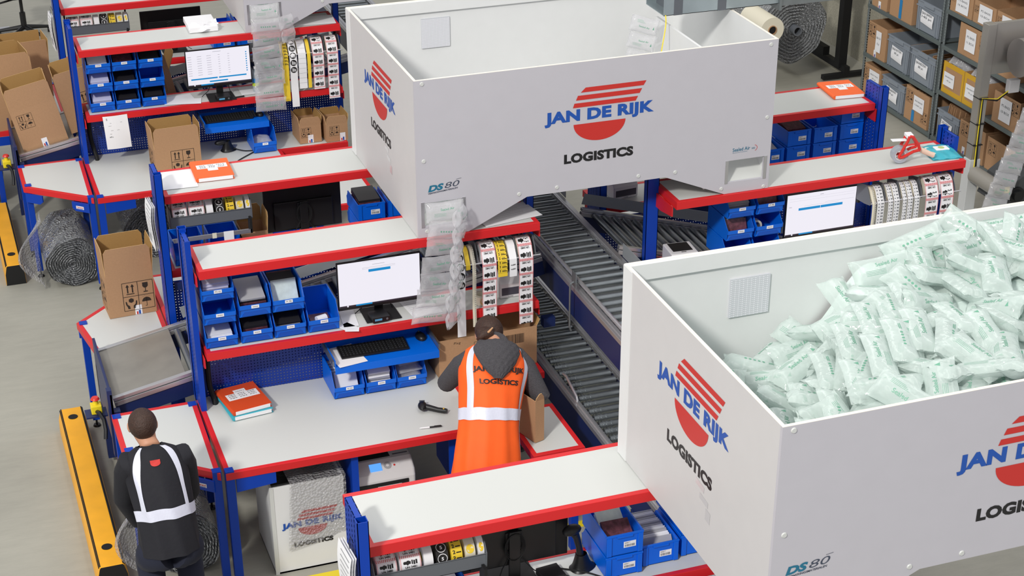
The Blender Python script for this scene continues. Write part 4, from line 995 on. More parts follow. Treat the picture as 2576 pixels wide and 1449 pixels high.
for i, xx in enumerate((-.62, -.18)):
    cable([(xx, 1.23, 1.25), (xx+.1, 1.25, 1.29), (xx+.2, 1.235, 1.26), (xx+.33, 1.25, 1.33), (xx+.42, 1.24, 1.27)], ['black cable along the blue channel above the single open bin', 'black cable along the blue channel behind the near monitor'][i], .007)

# ------------------------------------------------------------ papers, folders, small things
def sheet(loc, rz, w, l, label, rot=(0, 0), curl=0, grp=None, lines=False):
    m = MB().sheet(lambda u, v: ((u-.5)*w, (v-.5)*l, .0012+curl*max(0, abs(u-.5)-.25)**2*8*(v)), 8, 8)
    if lines: m.m(1).flat([q(-w*.4, l*(.35-.1*i), w*(.1+.2*(i % 3)), l*(.355-.1*i)) for i in range(6)], lambda a, b: V((a, b, .0018)))
    o = obj('paper_sheet', m, [PAPER, GREY]); o.location = loc; o.rotation_euler = (rot[0], rot[1], rz)
    return tag(o, label, 'paper', grp)
sheet((-1.29, 1.52, 1.888), -.05, .24, .33, 'white sheet lying beside the orange folder on the middle top shelf')
sheet((.05, .17, M0+.001), .1, .21, .27, 'printed white form right of the near monitor foot', lines=True)
sheet((-.45, .17, M0+.001), -.1, .10, .25, 'narrow cream note left of the near monitor foot')
sheet((-.49, .05, M0+.001), .5, .09, .10, 'small printed delivery label beside the single open blue bin', lines=True); sheet((-.47, .00, M0+.003), -.3, .09, .06, 'small printed slip hanging at the shelf edge beside the single open bin', lines=True)
sheet((O3[0]-.62, O3[1]+.16, M0+.001), .1, .28, .2, 'white sheet between the nine bins and the far monitor'); sheet((O3[0]-.58, O3[1]+.08, M0+.003), -.2, .3, .14, 'pale yellow edged sheet lying over the white sheet by the far monitor')
sheet((O3[0]+.02, O3[1]+.17, M0+.001), 0, .17, .2, 'white sheet right of the far monitor foot')
sheet((-.52, .02, 1.1135), .15, .2, .28, 'white sheet under the near keyboard')
sheet((.66, .18, 1.8885), .15, .42, .26, 'white sheet on the near top shelf beneath the empty hopper', lines=True); sheet((O3[0]+.62, O3[1]+.16, 1.8885), -.1, .4, .26, 'white sheet on the far top shelf below the top hopper')
def folder(loc, rz, label, mats, w=.255, l=.33, txt=('CHUTE 2', 'P82  P92  P98', 'P85  P93  P96', 'P89  P94  P91'), th=.03, extra=None):
    t = thing('folder', label, 'folder', loc, rz, 'card folders')
    z = 0
    obj('papers', MB().box(-w/2+.006, w/2-.012, -l/2-.004, l/2-.01, .003, th-.003), PAPER, t)
    obj('cover', MB().box(-w/2, w/2, -l/2, l/2, 0, .0025).prism([(-w/2, -l/2), (w/2, -l/2), (w/2, l/2), (-w/2, l/2)], 'xy', th-.003, th), mats, t)
    obj('spine', MB().cyl((w/2 if False else -w/2, -l/2, th/2), (-w/2, l/2, th/2), th/2, n=12), mats, t, smooth=True)
    if txt:
        m = MB(); f = frame((0, 0, th+.0006), (1, 0, 0), (0, 1, 0)); m.m(0).flat([q(-w*.42, -.02, w*.42, .065), q(-w*.16, .065, w*.16, .105)] if txt[0] else [q(-w*.42, .0, w*.42, .075), q(-w*.14, -.045, w*.14, .0)], f)
        f2 = frame((0, 0, th+.0012), (1, 0, 0), (0, 1, 0)); m.m(1)
        if txt[0]: tx(m, txt[0], f2, 0, .075, .012, .0, wid=.06)
        for i, s in enumerate(txt[1:]): tx(m, s, f2, 0, (.045-.022*i) if txt[0] else (.052-.02*i), .012, .0, wid=w*.7)
        obj('written_label', m, [PAPER, INK], t)
    return t
folder((-1.20, .05, .8525), .12, 'turquoise folder underneath the dark orange folder on the near worktop', TEAL, txt=None, w=.265)
folder((-1.205, .065, .883), .17, 'dark orange folder with handwritten numbers on the near worktop', DORANGE)
folder((-1.035, 1.58, 1.888), -.03, 'orange folder beside the white sheet on the middle top shelf', ORANGE, txt=('', '402  422  4214', '404  424  424', '408  428  42A'))
folder((3.965, 1.575, 1.888), -.1, 'orange folder at the end of the upper right top shelf', ORANGE, txt=('', '402  431  410', '403  432  411', '404  433  412'))
t = thing('paper_package', 'torn white paper package on the far top shelf', 'paper', (O3[0]-.335, O3[1]+.285, 1.888), -.02)
obj('paper_block', MB().box(-.125, .125, -.14, .21, 0, .05), PAPER, t, .006)
obj('torn_wrapper', MB().sheet(lambda u, v: (-.128+.256*u, -.15+.06*v+.03*sin(9*u), .022+.04*v+.012*sin(13*u+5*v)), 16, 6).sheet(lambda u, v: (.0+.135*u, -.12+.18*v*u, .052+.012*sin(7*u+9*v)), 10, 6), PAPER, t, smooth=True, ang=25)
# notes hung on the bench ends
def hung(o, y, z, label, n=3):
    t = thing('hanging_notes', label, 'papers', (o[0]-1.50, o[1]+y, z))
    for i in range(n):
        m = MB().sheet(lambda u, v: (-.012-.012*i-.02*sin(pi*v)*(1-v)-.01*u, (u-.5)*.2, -.33*v), 6, 10); m.m(1).flat([q(-.08, -.03-.03*k, .05, -.027-.03*k) for k in range(8)]+[q(.0+.008*k, -.30, .004+.008*k, -.24) for k in range(8)], lambda a, b: V((-.0145-.012*i-.02*sin(pi*-b/.33)*(1+b/.33)-.01*(a/.2+.5), a, b)))
        obj('note_sheet', m, [PAPER, GREY], t)
    obj('hook_wire', MB().tube([(0, 0, .02), (-.012, .0, .06), (-.024, -.01, .03), (-.02, -.01, 0)], .002, 6), BLACK, t)
hung(O2, 1.26, 1.86, 'white notes hanging on the blue upright of the middle bench'); hung(O1, 1.26, 1.90, 'white notes hanging on the blue upright at the bottom'); hung(O3, 1.26, 1.86, 'white notes hanging on the blue upright of the farthest bench', 2)
m = MB().sheet(lambda u, v: (.21*u+.01*v, -.0-.012*sin(3*v)-.006*sin(4*u), -.30*v), 8, 10); m.m(1)
f = lambda a, b: V((.21*a+.01*b, -.0-.012*sin(3*b)-.006*sin(4*a)-.001, -.30*b))
m.flat([q(.12, .06+.018*i, .17, .067+.018*i) for i in range(4)]+[q(.25, .2, .75, .207), q(.18, .28, .3, .285), q(.25, .42, .6, .426), q(.2, .52, .27, .527)], f); tx(m, 'PQ17', lambda a, b: f(a, b), .24, .60, .035, .02, wid=.14, flip=False)
o = obj('notice_sheet', m, [PAPER, INK]); o.location = (O3[0]-1.30, O3[1]-.016, 1.29); tag(o, 'creased white notice hanging from the middle shelf of the far bench', 'paper')
t = thing('pen', 'black and white pen on the near worktop', 'pen', (-.145, -.64, .858), -.13)
obj('barrel', MB().cyl((-.005, 0, 0), (.07, 0, 0), .0055, n=12).tube([(.07, 0, .0), (.075, 0, 0)], .004), BLACK, t, smooth=True); obj('grip', MB().cyl((-.06, 0, 0), (-.005, 0, 0), .0045, .0055, n=12).cyl((-.072, 0, 0), (-.06, 0, 0), .001, .0045, n=10), PAPER, t, smooth=True)
obj('clip', MB().box(.025, .07, -.002, .002, .0055, .0075), BLACK, t)
tag(obj('marker_pen', MB().cyl((O3[0]-.16, O3[1]+.02, M0+.008), (O3[0]-.055, O3[1]+.03, M0+.008), .007, n=12), BLACK, smooth=True), 'black marker on the far middle shelf right of the monitor', 'pen')
# bottle
t = thing('water_bottle', 'small plastic water bottle right of the far monitor', 'bottle', (O3[0]+.075, O3[1]+.13, M0))
def lathe(prof, n=20): return MB().sheet(lambda u, v: (lambda k: ((prof[k][0]+(prof[min(k+1, len(prof)-1)][0]-prof[k][0])*(v*(len(prof)-1)-k))*cos(2*pi*u), (prof[k][0]+(prof[min(k+1, len(prof)-1)][0]-prof[k][0])*(v*(len(prof)-1)-k))*sin(2*pi*u), prof[k][1]+(prof[min(k+1, len(prof)-1)][1]-prof[k][1])*(v*(len(prof)-1)-k)))(min(int(v*(len(prof)-1)+1e-9), len(prof)-1)), n, (len(prof)-1), wrap=True)
obj('bottle_body', lathe([(.0, .0), (.028, .002), (.031, .02), (.031, .15), (.026, .175), (.013, .205), (.012, .215)]), mat('bottle_plastic', (190, 205, 215), .1, alpha=.45), t, smooth=True)
obj('bottle_label', MB().cyl((0, 0, .06), (0, 0, .09), .0316, n=24, cap=False), mat('label_lime', (190, 210, 70), .5), t, smooth=True); obj('bottle_label', MB().cyl((0, 0, .09), (0, 0, .13), .0316, n=24, cap=False), mat('label_blue', (40, 130, 200), .5), t, smooth=True)
obj('bottle_cap', MB().cyl((0, 0, .215), (0, 0, .233), .014, n=16), PAPER, t, smooth=True)
# roll of gold stickers standing on the near middle shelf
t = thing('sticker_roll', 'roll of round gold stickers standing left of the label printer', 'label roll', (.46, .10, M0), .2)
obj('roll_core', MB().ring((0, 0, 0), (0, 0, .06), .058, .034, 28), CREAM, t, smooth=True)
m = MB(); fn = lambda a, z: V((.0592*cos(a), .0592*sin(a), z))
for k in range(3): m.flat([[(-1.9+.95*k+.4*a, .03+.026*b) for a, b in disc(0, 0, 1, 16)]], fn)
obj('gold_sticker', m, mat('gold_print', (216, 186, 120), .4), t)
# tape dispenser and wipes
t = thing('tape_dispenser', 'red tape gun with pale handle on the right hand top shelf', 'tape gun', (3.63, .105, 1.888), -.22)
obj('tape_roll', MB().ring((-.02, -.028, .062), (-.02, .028, .062), .06, .038, 28), mat('tape_grey', (170, 176, 186), .3), t, smooth=True); obj('tape_core', MB().ring((-.02, -.026, .062), (-.02, .026, .062), .038, .034, 24), PAPER, t, smooth=True)
for s in (-1, 1):
    P = [(-.035, .05), (-.005, .05), (.07, .09), (.115, .10), (.10, .14), (.055, .20), (.03, .205), (.02, .17)]
    m = MB()
    for a, b in zip(P, P[1:]+P[:1]): m.tube([(a[0], s*.034, a[1]), (b[0], s*.034, b[1])], .011, 8)
    obj('side_frame', m, REDB, t, smooth=True)
obj('cutter_head', MB().box(.01, .06, -.034, .034, .19, .215), PAPER, t, .004); obj('tape_tongue', MB().box(-.09, .02, -.025, .025, .168, .170), PAPER, t)
obj('handle', MB().tube([(.11, 0, .10), (.16, 0, .075), (.20, 0, .055), (.235, 0, .042)], [.018, .02, .018, .02], 12), mat('pale_handle', (236, 206, 186), .5), t, smooth=True)
t = thing('wipes_packet', 'turquoise packet of wipes at the end of the right hand top shelf', 'packet', (3.99, .165, 1.888), -.12)
obj('packet_body', MB().sheet(lambda u, v: ((u-.5)*.23, (v-.5)*.26, .032*(sin(pi*u)*sin(pi*v))**.45+.004+.003*sin(17*u+9*v)), 18, 18).box(-.115, .115, -.13, .13, -.0, .003), TEAL, t, smooth=True, ang=60)
obj('lid', MB().box(-.05, .055, -.035, .035, .030, .042), PAPER, t, .01, seg=3); obj('lid_print', MB().cyl((0, 0, .042), (0, 0, .0425), .024, n=20), mat('lid_print', (190, 205, 130), .5), t)
m = MB().flat([disc(-.085, .05, .018), disc(-.09, .0, .015), disc(-.08, -.05, .02), [(.06, .05), (.09, .07), (.09, .03)]], lambda a, b: V((a, b, .028+.004*cos(30*a)))); obj('packet_print', m, [mat('print_pale', (214, 240, 236), .4)], t)
# ------------------------------------------------------------ cartons
def carton(loc, rz, w, d, h, label, flaps='fblr', fl=.2, ang=(0, 0, 0, 0), marks=(), tape=False, rot=None, group=None, cat='carton', cham=.03, notes=(), writing=None):
    """open corrugated box; flaps f(ront) b(ack) l(eft) r(ight), ang = degrees folded outwards from upright"""
    t = thing('carton', label, cat, loc, rz, group)
    if rot: t.rotation_euler = rot
    s = .005; m = MB()
    m.box(-w/2, w/2, -d/2, -d/2+s, 0, h).box(-w/2, w/2, d/2-s, d/2, 0, h).box(-w/2, -w/2+s, -d/2+s, d/2-s, 0, h).box(w/2-s, w/2, -d/2+s, d/2-s, 0, h).box(-w/2+s, w/2-s, -d/2+s, d/2-s, 0, s)
    obj('carton_body', m, KRAFT, t)
    for k, a in zip('fblr', ang):
        if k not in flaps: continue
        L = w if k in 'fb' else d; a = radians(a)
        P = [(-L/2+.002, 0), (L/2-.002, 0), (L/2-.006, fl-cham), (L/2-.006-cham*.7, fl), (-L/2+.006+cham*.7, fl), (-L/2+.006, fl-cham)]
        if k == 'f': O, U, N = V((0, -d/2, h)), V((1, 0, 0)), V((0, -1, 0))
        elif k == 'b': O, U, N = V((0, d/2, h)), V((-1, 0, 0)), V((0, 1, 0))
        elif k == 'l': O, U, N = V((-w/2, 0, h)), V((0, -1, 0)), V((-1, 0, 0))
        else: O, U, N = V((w/2, 0, h)), V((0, 1, 0)), V((1, 0, 0))
        up = V((0, 0, 1))*cos(a)+N*sin(a); nn = N*cos(a)-V((0, 0, 1))*sin(a)
        A = [O+U*x+up*y for x, y in P]; B = [p-nn*s*.8 for p in A]; n = len(P)
        m = MB().m(0).add(A, [tuple(range(n))]).m(1).add(B, [tuple(range(n))[::-1]]); m.m(2).add(A+B, [(i, (i+1) % n, n+(i+1) % n, n+i) for i in range(n)])
        obj('flap', m, [KRAFT, KRIN, KEDGE], t)
    fr = {'f': lambda x, z: V((x, -d/2-.0009, z)), 'l': lambda x, z: V((-w/2-.0009, -x, z)), 'r': lambda x, z: V((w/2+.0009, x, z)), 'b': lambda x, z: V((-x, d/2+.0009, z))}
    if marks:
        for k, x, z, sz in marks: obj('handling_symbols', MB().flat([[(x+a*sz, z+b*sz) for a, b in p] for p in HAND], fr[k]), INKB, t)
    if tape:
        k, x = tape; m = MB(); m.m(0).flat([q(x-.025, 0, x+.025, .075)], fr[k])
        g2 = lambda a, b: fr[k](a, b)+((fr[k](0, 0)-V((0, 0, 0))).normalized()*.0006)
        m.m(1).flat([q(x-.015, .002, x-.004, .025)], g2); m.m(2).flat([q(x+.0, .002, x+.014, .034)], g2)
        obj('printed_tape', m, [PAPER, LOGOR, LOGOB], t)
    for k, x0, z0, x1, z1, txt in notes:
        m = MB(); m.m(0); e = (fr[k](0, .0)); e = V((e.x, e.y, 0)).normalized()*.004
        o0 = lambda a, b: fr[k](a, b)+e*(1+2*((b-z0)/(z1-z0)-.5)**2)
        m.sheet(lambda u, v: o0(x0+(x1-x0)*u, z0+(z1-z0)*v), 3, 5); m.m(1)
        for i, s_ in enumerate(txt): tx(m, s_, lambda a, b: o0(a, b)+e*.25, (x0+x1)/2, z0+(z1-z0)*(.62-.27*i), (z1-z0)*.11, .0, wid=(x1-x0)*.72 if len(s_) > 5 else (x1-x0)*.4)
        obj('paper_note', m, [PAPER, GREY], t)
    if writing:
        k, x, z, s_, h_ = writing; m = MB(); tx(m, s_, fr[k], x, z, h_, 0, shear=.2, space=1.2); obj('handwriting', m, INKB, t)
    return t
carton((-1.70, 1.755, .8525), .05, .34, .27, .33, 'tall open carton standing on the middle corner table', fl=.21, ang=(1, 0, 2, 6), marks=(('f', -.06, .04, .22), ('l', -.12, .05, .2)), tape=('f', .04))
carton((O3[0]-.74, O3[1]-.19, .8525), .05, .40, .27, .20, 'open carton with raised flaps on the far worktop beside the keyboard tray', fl=.185, ang=(0, 0, 3, 4), marks=(('f', -.06, -.03, .2), ('l', -.12, -.02, .18)))
carton((.453, .085, .852), .0, .70, .26, .285, 'wide open carton with a barcode in front of the person in orange', flaps='r', fl=.05, ang=(0, 0, 0, 30), marks=(('f', -.10, .11, .13),), cham=.01, writing=('f', -.22, .245, 'Plug', .018), tape=False)
m = MB(); m.flat([[(a, b) for a, b in p] for p in barcode(.13, .07, 26, 5)], lambda u, v: V((.58+u, -.0465, 1.03+v))); o = obj('printed_barcode', m, INKB)
wide = [x for x in D.objects if x.name.startswith('carton') and x.get('label', '').startswith('wide open')][0]; o.parent = wide; o.location = (-.453, -.085, -.852)
carton((.425, -.93, .853), .30, .07, .22, .30, 'narrow brown carton in the hands of the person in orange', flaps='fb', fl=.05, ang=(10, 10, 0, 0))
carton((O3[0]+.485, O3[1]+.035, .8525), .03, .20, .27, .165, 'small open carton marked CABLE on the far worktop', fl=.075, ang=(4, -12, 6, 12), marks=(('f', -.085, .055, .09),), tape=('f', .0), writing=('f', 0, .19, 'CABLE', .022), cham=.025)
carton((O3[0]+.72, O3[1]-.005, .8525), .03, .20, .27, .165, 'small open carton between the CABLE carton and the hopper wall', fl=.075, ang=(4, -12, 8, 12), marks=(('f', -.07, .055, .09), ('l', -.1, .05, .09)), tape=('f', .05), cham=.025)
carton((-.805, 1.50, M0), 0, .185, .21, .165, 'brown carton behind the label tray, left of the black monitor back', flaps='br', fl=.13, ang=(80, 0, 0, 5), cham=.03)
# cartons on the far chute, standing on the sloping steel plate
sl = -.197
def onchute(x, y, w, d, h, label, **k):
    z = .885+(x+2.015)*.1954+.006
    return carton((O3[0]+x, O3[1]+y, z), 0, w, d, h, label, rot=(0, sl, k.pop('rz', 0)), **k)
onchute(-1.77, .572, .40, .34, .38, 'large open carton with symbols leaning on the far chute, nearest the view', fl=.20, ang=(2, 0, 0, -4), marks=(('f', -.16, .2, .13),), tape=('f', -.0), group='cartons on the far chute')
onchute(-1.36, .66, .36, .34, .36, 'open carton behind the blue upright on the far chute', fl=.20, ang=(0, 4, -2, 4), marks=(('f', -.02, .12, .22),), group='cartons on the far chute')
onchute(-.73, .66, .34, .34, .30, 'open carton on the far chute, right of the nine blue bins', fl=.17, ang=(0, 0, 2, 30), marks=(('f', -.02, .12, .12),), group='cartons on the far chute')
carton((O3[0]-1.98, O3[1]+1.35, .8525), .15, .40, .40, .50, 'open carton at the left edge behind the leaning carton', fl=.2, ang=(-3, 2, 2, -6), cham=.05)
carton((O3[0]-1.76, O3[1]+2.1, .8525), .1, .40, .34, .36, 'open carton beside the blue upright of the farthest bench', fl=.2, ang=(0, 0, 4, 4), cham=.01)
corner_table(O3, [(-2.2, 1.12), (-1.50, 1.13), (-1.50, 2.35), (-2.2, 2.35)], 'corner table hidden under the open cartons at the upper left', ((-2.2, 1.12), (-1.5, 1.13)))

# ------------------------------------------------------------ air pillows
def pillow_mesh(w, h, t, seed, front_print=True):
    r = random.Random(seed); a, b, c = r.uniform(0, 6), r.uniform(0, 6), r.uniform(0, 6)
    def P(u, v, s):
        e = min(1, sin(pi*u)*3.2)**.6*sin(pi*v)**.55
        wr = .14*sin(22*v*pi+a)*max(0, 1-sin(pi*u)*2.2)+.05*sin(5*u+b)*sin(4*v+c)
        x = (u-.5)*w*(1-.03*sin(pi*v)); z = (v-.5)*h*(1-.05*sin(pi*u))+.012*h*sin(9*u+a)
        return V((x, -s*t/2*(e+wr), z))
    m = MB(); m.m(0).sheet(lambda u, v: P(u, v, 1), 22, 9).sheet(lambda u, v: P(u, v, -1), 22, 9)
    m.m(1); f = lambda u, v: P(u, v, 1)+V((0, -.0012, 0))
    k = seed % 3
    if k != 2:
        g = text('Sealed Air', .01, 0, 1.0); sc = .40/g[2]
        if k == 0: m.geo((g[0], g[1]), lambda x, y: f(.30+x*sc, .40+y*sc*w/h))
        else: m.geo((g[0], g[1]), lambda x, y: f(.36+x*sc*.9, .60+y*sc*.9*w/h))
        m.flat([q(.2, .68+.045*i, .2+.3-.03*i, .69+.045*i) for i in range(4)] if k == 0 else [q(.18, .3+.05*i, .5, .31+.05*i) for i in range(4)], f)
        m.flat([[(.80, .42), (.86, .42), (.83, .60)]], f)
    else: m.flat([[(.3+.07*i+.022*a_, .5+.022*b_*w/h) for a_, b_ in disc(0, 0, 1, 10)] for i in range(5)]+[q(.66, .44, .8, .47), q(.66, .5, .78, .53)], f)
    return m
_PM = {}
def pillow(w, h, t, seed, material, parent=None, loc=None, rot=None):
    k = (w, h, t, seed, material.name)
    if k not in _PM:
        o = obj('air_pillow', pillow_mesh(w, h, t, seed), [material, GREENP], smooth=True, ang=85); _PM[k] = o.data
    else: o = D.objects.new('air_pillow', _PM[k]); COL.objects.link(o)
    if parent: o.parent = parent
    if loc is not None: o.location = loc
    if rot is not None: o.rotation_euler = rot
    return o
def chain(o, label, specs):
    t = thing('air_pillow_chain', label, 'air pillows', (o[0], o[1], 0), 0, None)
    for i, (x, y, z, w, h, rx, ry, rz) in enumerate(specs): pillow(w, h, .062, i % 5, AIRG, t, (x, y, z), (rx, ry, rz))
    return t
def hang(x0, x1, ztop, zbot, pitch, w, rz, y):
    out = []; n = int((ztop-zbot)/pitch)
    for i in range(n):
        s = i/max(1, n-1); out.append((x0+(x1-x0)*s+.006*sin(2.1*i), y+.008*sin(1.7*i), ztop-pitch*(i+.5), w*(1-.03*(i % 2)), pitch*1.07, -.0+.06*sin(1.3*i), .8*(x0-x1)/max(.3, ztop-zbot)+.03*sin(2*i+1), rz+.07*sin(.7*i)))
    return out
chain(O2, 'hanging air pillow chain in front of the large lit monitor, broad strand', [(.172, .07, 2.09, .25, .13, -.95, 0, 0), (.172, -.035, 2.07, .26, .13, -.2, 0, 0)]+hang(.165, .045, 2.02, 1.27, .118, .265, .10, -.085))
chain(O2, 'narrow twisted strand hanging beside the broad air pillow chain', hang(.235, .175, 2.13, 1.255, .118, .17, .95, -.15))
chain(O3, 'hanging air pillow chain right of the far lit monitor', [(.172, .07, 2.09, .25, .13, -.95, 0, 0), (.172, -.035, 2.07, .26, .13, -.2, 0, 0)]+hang(.165, .155, 2.02, 1.15, .118, .275, .05, -.085))
chain(O3, 'short air pillow strand half behind the far air pillow chain', hang(.33, .34, 2.05, 1.72, .118, .16, .6, -.13))
chain((0, 0), 'air pillow strand hanging from the metal duct into the empty hopper', [(1.87-.018*i, .74-.004*i, 2.89-.115*i, .2, .118, .05*sin(i), .25, -.35) for i in range(7)])
# heap in the full hopper
def HH(x, y):
    s = max(0, min(1, (x-.08-.50*max(0, y-.25))/.62)); s = s*s*(3-2*s)
    return 2.40+.45*s+.04*sin(5*x+2)*sin(4*y)+.06*max(0, min(1, (x-1)/.5))*min(1, y/1.0)
r2 = random.Random(5); lab = 'loose air pillow in the heap filling the near hopper bin'
def heap(x, y, z, rot, sd, w=.33, h=.145, t=.08):
    o = pillow(w, h, t, sd, AIRF, None, (HOP2.location.x+x, HOP2.location.y+y, z), rot); tag(o, lab, 'air pillow', 'air pillows in the near hopper'); return o
for j in range(8):
    for i in range(13):
        x = .20+i*.18+r2.uniform(-.06, .06); y = .18+j*.185+r2.uniform(-.06, .06); z = HH(x, y)
        if x > 2.36 or y > 1.50 or x < .2: continue
        heap(min(x, 2.34), min(max(y, .2), 1.46), z, (-pi/2+r2.uniform(-.5, .9), r2.uniform(-.4, .4), r2.uniform(-1.6, 1.6)), r2.randrange(6))
for i in range(70):
    x = r2.uniform(.22, 2.32); y = r2.uniform(.2, 1.44); heap(x, y, HH(x, y)-.075, (r2.uniform(-2.4, -.4), r2.uniform(-.5, .5), r2.uniform(-3, 3)), r2.randrange(6))
for rr in range(2):
    for k in range(7):
        x = .26+k*.128+rr*.14; y = .34+.33*rr+.05*k; heap(x, y, HH(x, y)+.065-.006*k, (-pi/2+.15, -.12+.1*rr, 1.25), [0, 1, 2][k % 3], .34, .135, .06)
m = MB().sheet(lambda u, v: (HOP2.location.x+.035+2.44*u, HOP2.location.y+.035+1.56*v, HH(.03+2.45*u, .03+1.58*v)-.14+.03*sin(40*u)*sin(27*v)), 60, 40)
tag(obj('packed_air_pillows', m, mat('packed_film', (224, 238, 234), .35, bump=.6, bscale=22), smooth=True), 'densely packed air pillows deep inside the near hopper bin', 'air pillows', kind='stuff')

# ------------------------------------------------------------ bubble wrap rolls
def bubble_roll(loc, rz, R, L, label, loose=True, core=False):
    t = thing('bubble_wrap_roll', label, 'bubble wrap', loc, rz, 'bubble wrap rolls')
    def W(a): return R*(1+.03*sin(3*a+loc[0])+.02*sin(7*a))*(1-.05*max(0, -sin(a)))
    m = MB().sheet(lambda u, v: (W(2*pi*u)*cos(2*pi*u), L*v, R*.97+W(2*pi*u)*sin(2*pi*u)+.006*sin(40*u+20*v)), 64, 30, wrap=True)
    def E(u, v):
        rr = .08+.92*v; return (W(2*pi*u)*rr*cos(2*pi*u), .02*sin(rr*70+3*sin(2*pi*u)+2*pi*u)-.04*(1-rr)*.0, R*.97+W(2*pi*u)*rr*sin(2*pi*u))
    m.sheet(E, 64, 46, wrap=True).sheet(lambda u, v: (lambda p: (p[0], L, p[2]))(E(u, v)), 64, 4, wrap=True)
    obj('wound_wrap', m, BUBB, t, smooth=True, ang=85)
    obj('inner_layers', MB().cyl((0, .03, R*.97), (0, L-.03, R*.97), R*.86, n=40), mat('wrap_core', (150, 152, 154), .6, noise=.3, nscale=40), t, smooth=True)
    if loose:
        m = MB().sheet(lambda u, v: (-R*.97-.04*v-.21*sin(pi*v)**1.5*(.5+.5*sin(3*u+1)), L*(-.02+.26*u)-.02*v, .02+.62*(1-v)+.03*sin(9*u+7*v)), 26, 20)
        obj('loose_end', m, BUBC, t, smooth=True, ang=85)
    return t
bubble_roll((-1.745, -.50, 0), 0, .222, .64, 'big bubble wrap roll behind the crouching person')
bubble_roll((O3[0]-1.745, O3[1]-.56, 0), 0, .222, .68, 'big bubble wrap roll under the corner table at middle left')
bubble_roll((O3[0]-1.0, O3[1]-.2, 0), 0, .25, .5, 'bubble wrap roll in the shade below the far worktop', False)
bubble_roll((-2.62, 6.1, 0), 0, .33, .8, 'bubble wrap roll cut by the left edge of the view', False)

# ------------------------------------------------------------ white trolley bin and office printer below the near worktop
t = thing('waste_bin', 'white bin with company sign and bubble wrap over its front, under the near worktop', 'bin', (-.985, -.44, 0))
m = MB(); w, d, h = .475, .52, .655; s = .016
m.box(-w/2, w/2, -d/2, -d/2+s, 0, h).box(-w/2, w/2, d/2-s, d/2, 0, h).box(-w/2, -w/2+s, -d/2+s, d/2-s, 0, h).box(w/2-s, w/2, -d/2+s, d/2-s, 0, h).box(-w/2, w/2, -d/2, d/2, 0, s)
obj('bin_body', m, BOXW, t, .002)
obj('black_liner', MB().box(-w/2+s, w/2-s, -d/2+s, d/2-s, h-.12, h-.03).box(-w/2+s, w/2-s, -d/2+s, -d/2+s+.01, h-.1, h+.012), mat('liner', (16, 16, 17), .3, bump=.5, bscale=25), t)
obj('edge_strip', MB().box(-w/2-.003, -w/2+.022, -d/2-.003, -d/2, 0, h), WHITE, t)
m = MB(); logo(m, frame((.02, -d/2-.0042, .36), (1, 0, 0), (0, 0, 1)), .40); obj('printed_logo', m, [LOGOR, LOGOB, LOGOK], t)
m = MB().sheet(lambda u, v: (-.11+.36*u-.02*v+.04*v*(u-.5), -d/2-.010-.012*sin(3*u+2)*v-.02*v*(1-v), h+.02-.50*v*(1-.06*u)), 24, 24).sheet(lambda u, v: (-.11+.36*u, -d/2-.01+.30*v, h+.02+.01*sin(8*u)*v-.03*v), 20, 8)
obj('bubble_wrap_flap', m, BUBC, t, smooth=True, ang=85)
t = thing('office_printer', 'white office printer with blue lit display under the near worktop', 'printer', (-.445, -.40, .27)); w, d, h = .40, .44, .34
obj('printer_case', MB().prism([(-d/2, 0), (d/2, 0), (d/2, h), (-d/2+.10, h), (-d/2+.015, h-.055), (-d/2, h-.10)], 'yz', -w/2, w/2), PRW, t, .018, seg=3)
obj('front_door', MB().box(-w/2+.012, w/2-.05, -d/2-.006, -d/2+.01, .0, h-.115), BLACK, t, .004)
nrm = V((0, -.055, .085)).normalized(); f = frame((-w/2, -d/2+.0145, h-.0548), (1, 0, 0), (0, .085, .055))
g3 = lambda u, v: f(u, v)+nrm*.002
m = MB(); m.m(0).flat([q(.105, .02, .185, .075)], g3); obj('lit_display', m, mat('display_blue', (96, 168, 255), .3, emit=1.0), t)
m = MB(); m.m(0).flat([disc(.225, .05, .026, 24)], g3); m.m(1).flat([disc(.225, .05, .010, 16)], lambda u, v: g3(u, v)+nrm*.001); m.m(2).flat([disc(.27, .045, .007, 12)], g3); m.m(1).flat([disc(.298, .05, .010, 14)], g3); obj('buttons', m, [mat('button_grey', (170, 170, 174), .4), PRW, REDB], t)
m = MB(); m.m(0).box(-.06, .10, -d/2-.0075, -d/2-.006, .02, .2); f4 = frame((-.06, -d/2-.008, .02), (1, 0, 0), (0, 0, 1)); m.m(1).flat([q(.02, .13-.012*i, .05+.02*(i % 2), .133-.012*i) for i in range(4)]+[q(.11, .15-.012*i, .14, .153-.012*i) for i in range(3)]+[q(.03, .085, .13, .089), q(.04, .07, .12, .074), q(.05, .055, .11, .059)], f4); m.flat([disc(.08, .15, .012, 16)], f4); obj('taped_notice', m, [PAPER, GREY], t)
obj('output_tray', MB().box(-w/2+.03, w/2-.14, -d/2+.12, d/2-.05, h, h+.002), BLACK, t); obj('vent', MB().box(w/2-.12, w/2-.02, -d/2+.13, -d/2+.14, h, h+.003), GREY, t)
for i in range(6):
    pass
tag(obj('printer_shelf', MB().box(-.68, -.2, -.63, .0, .245, .27).box(-.68, -.64, -.63, -.59, 0, .245).box(-.24, -.2, -.63, -.59, 0, .245).box(-.68, -.64, -.04, 0, 0, .245).box(-.24, -.2, -.04, 0, 0, .245), BLUE), 'blue metal stand carrying the office printer', 'shelf')

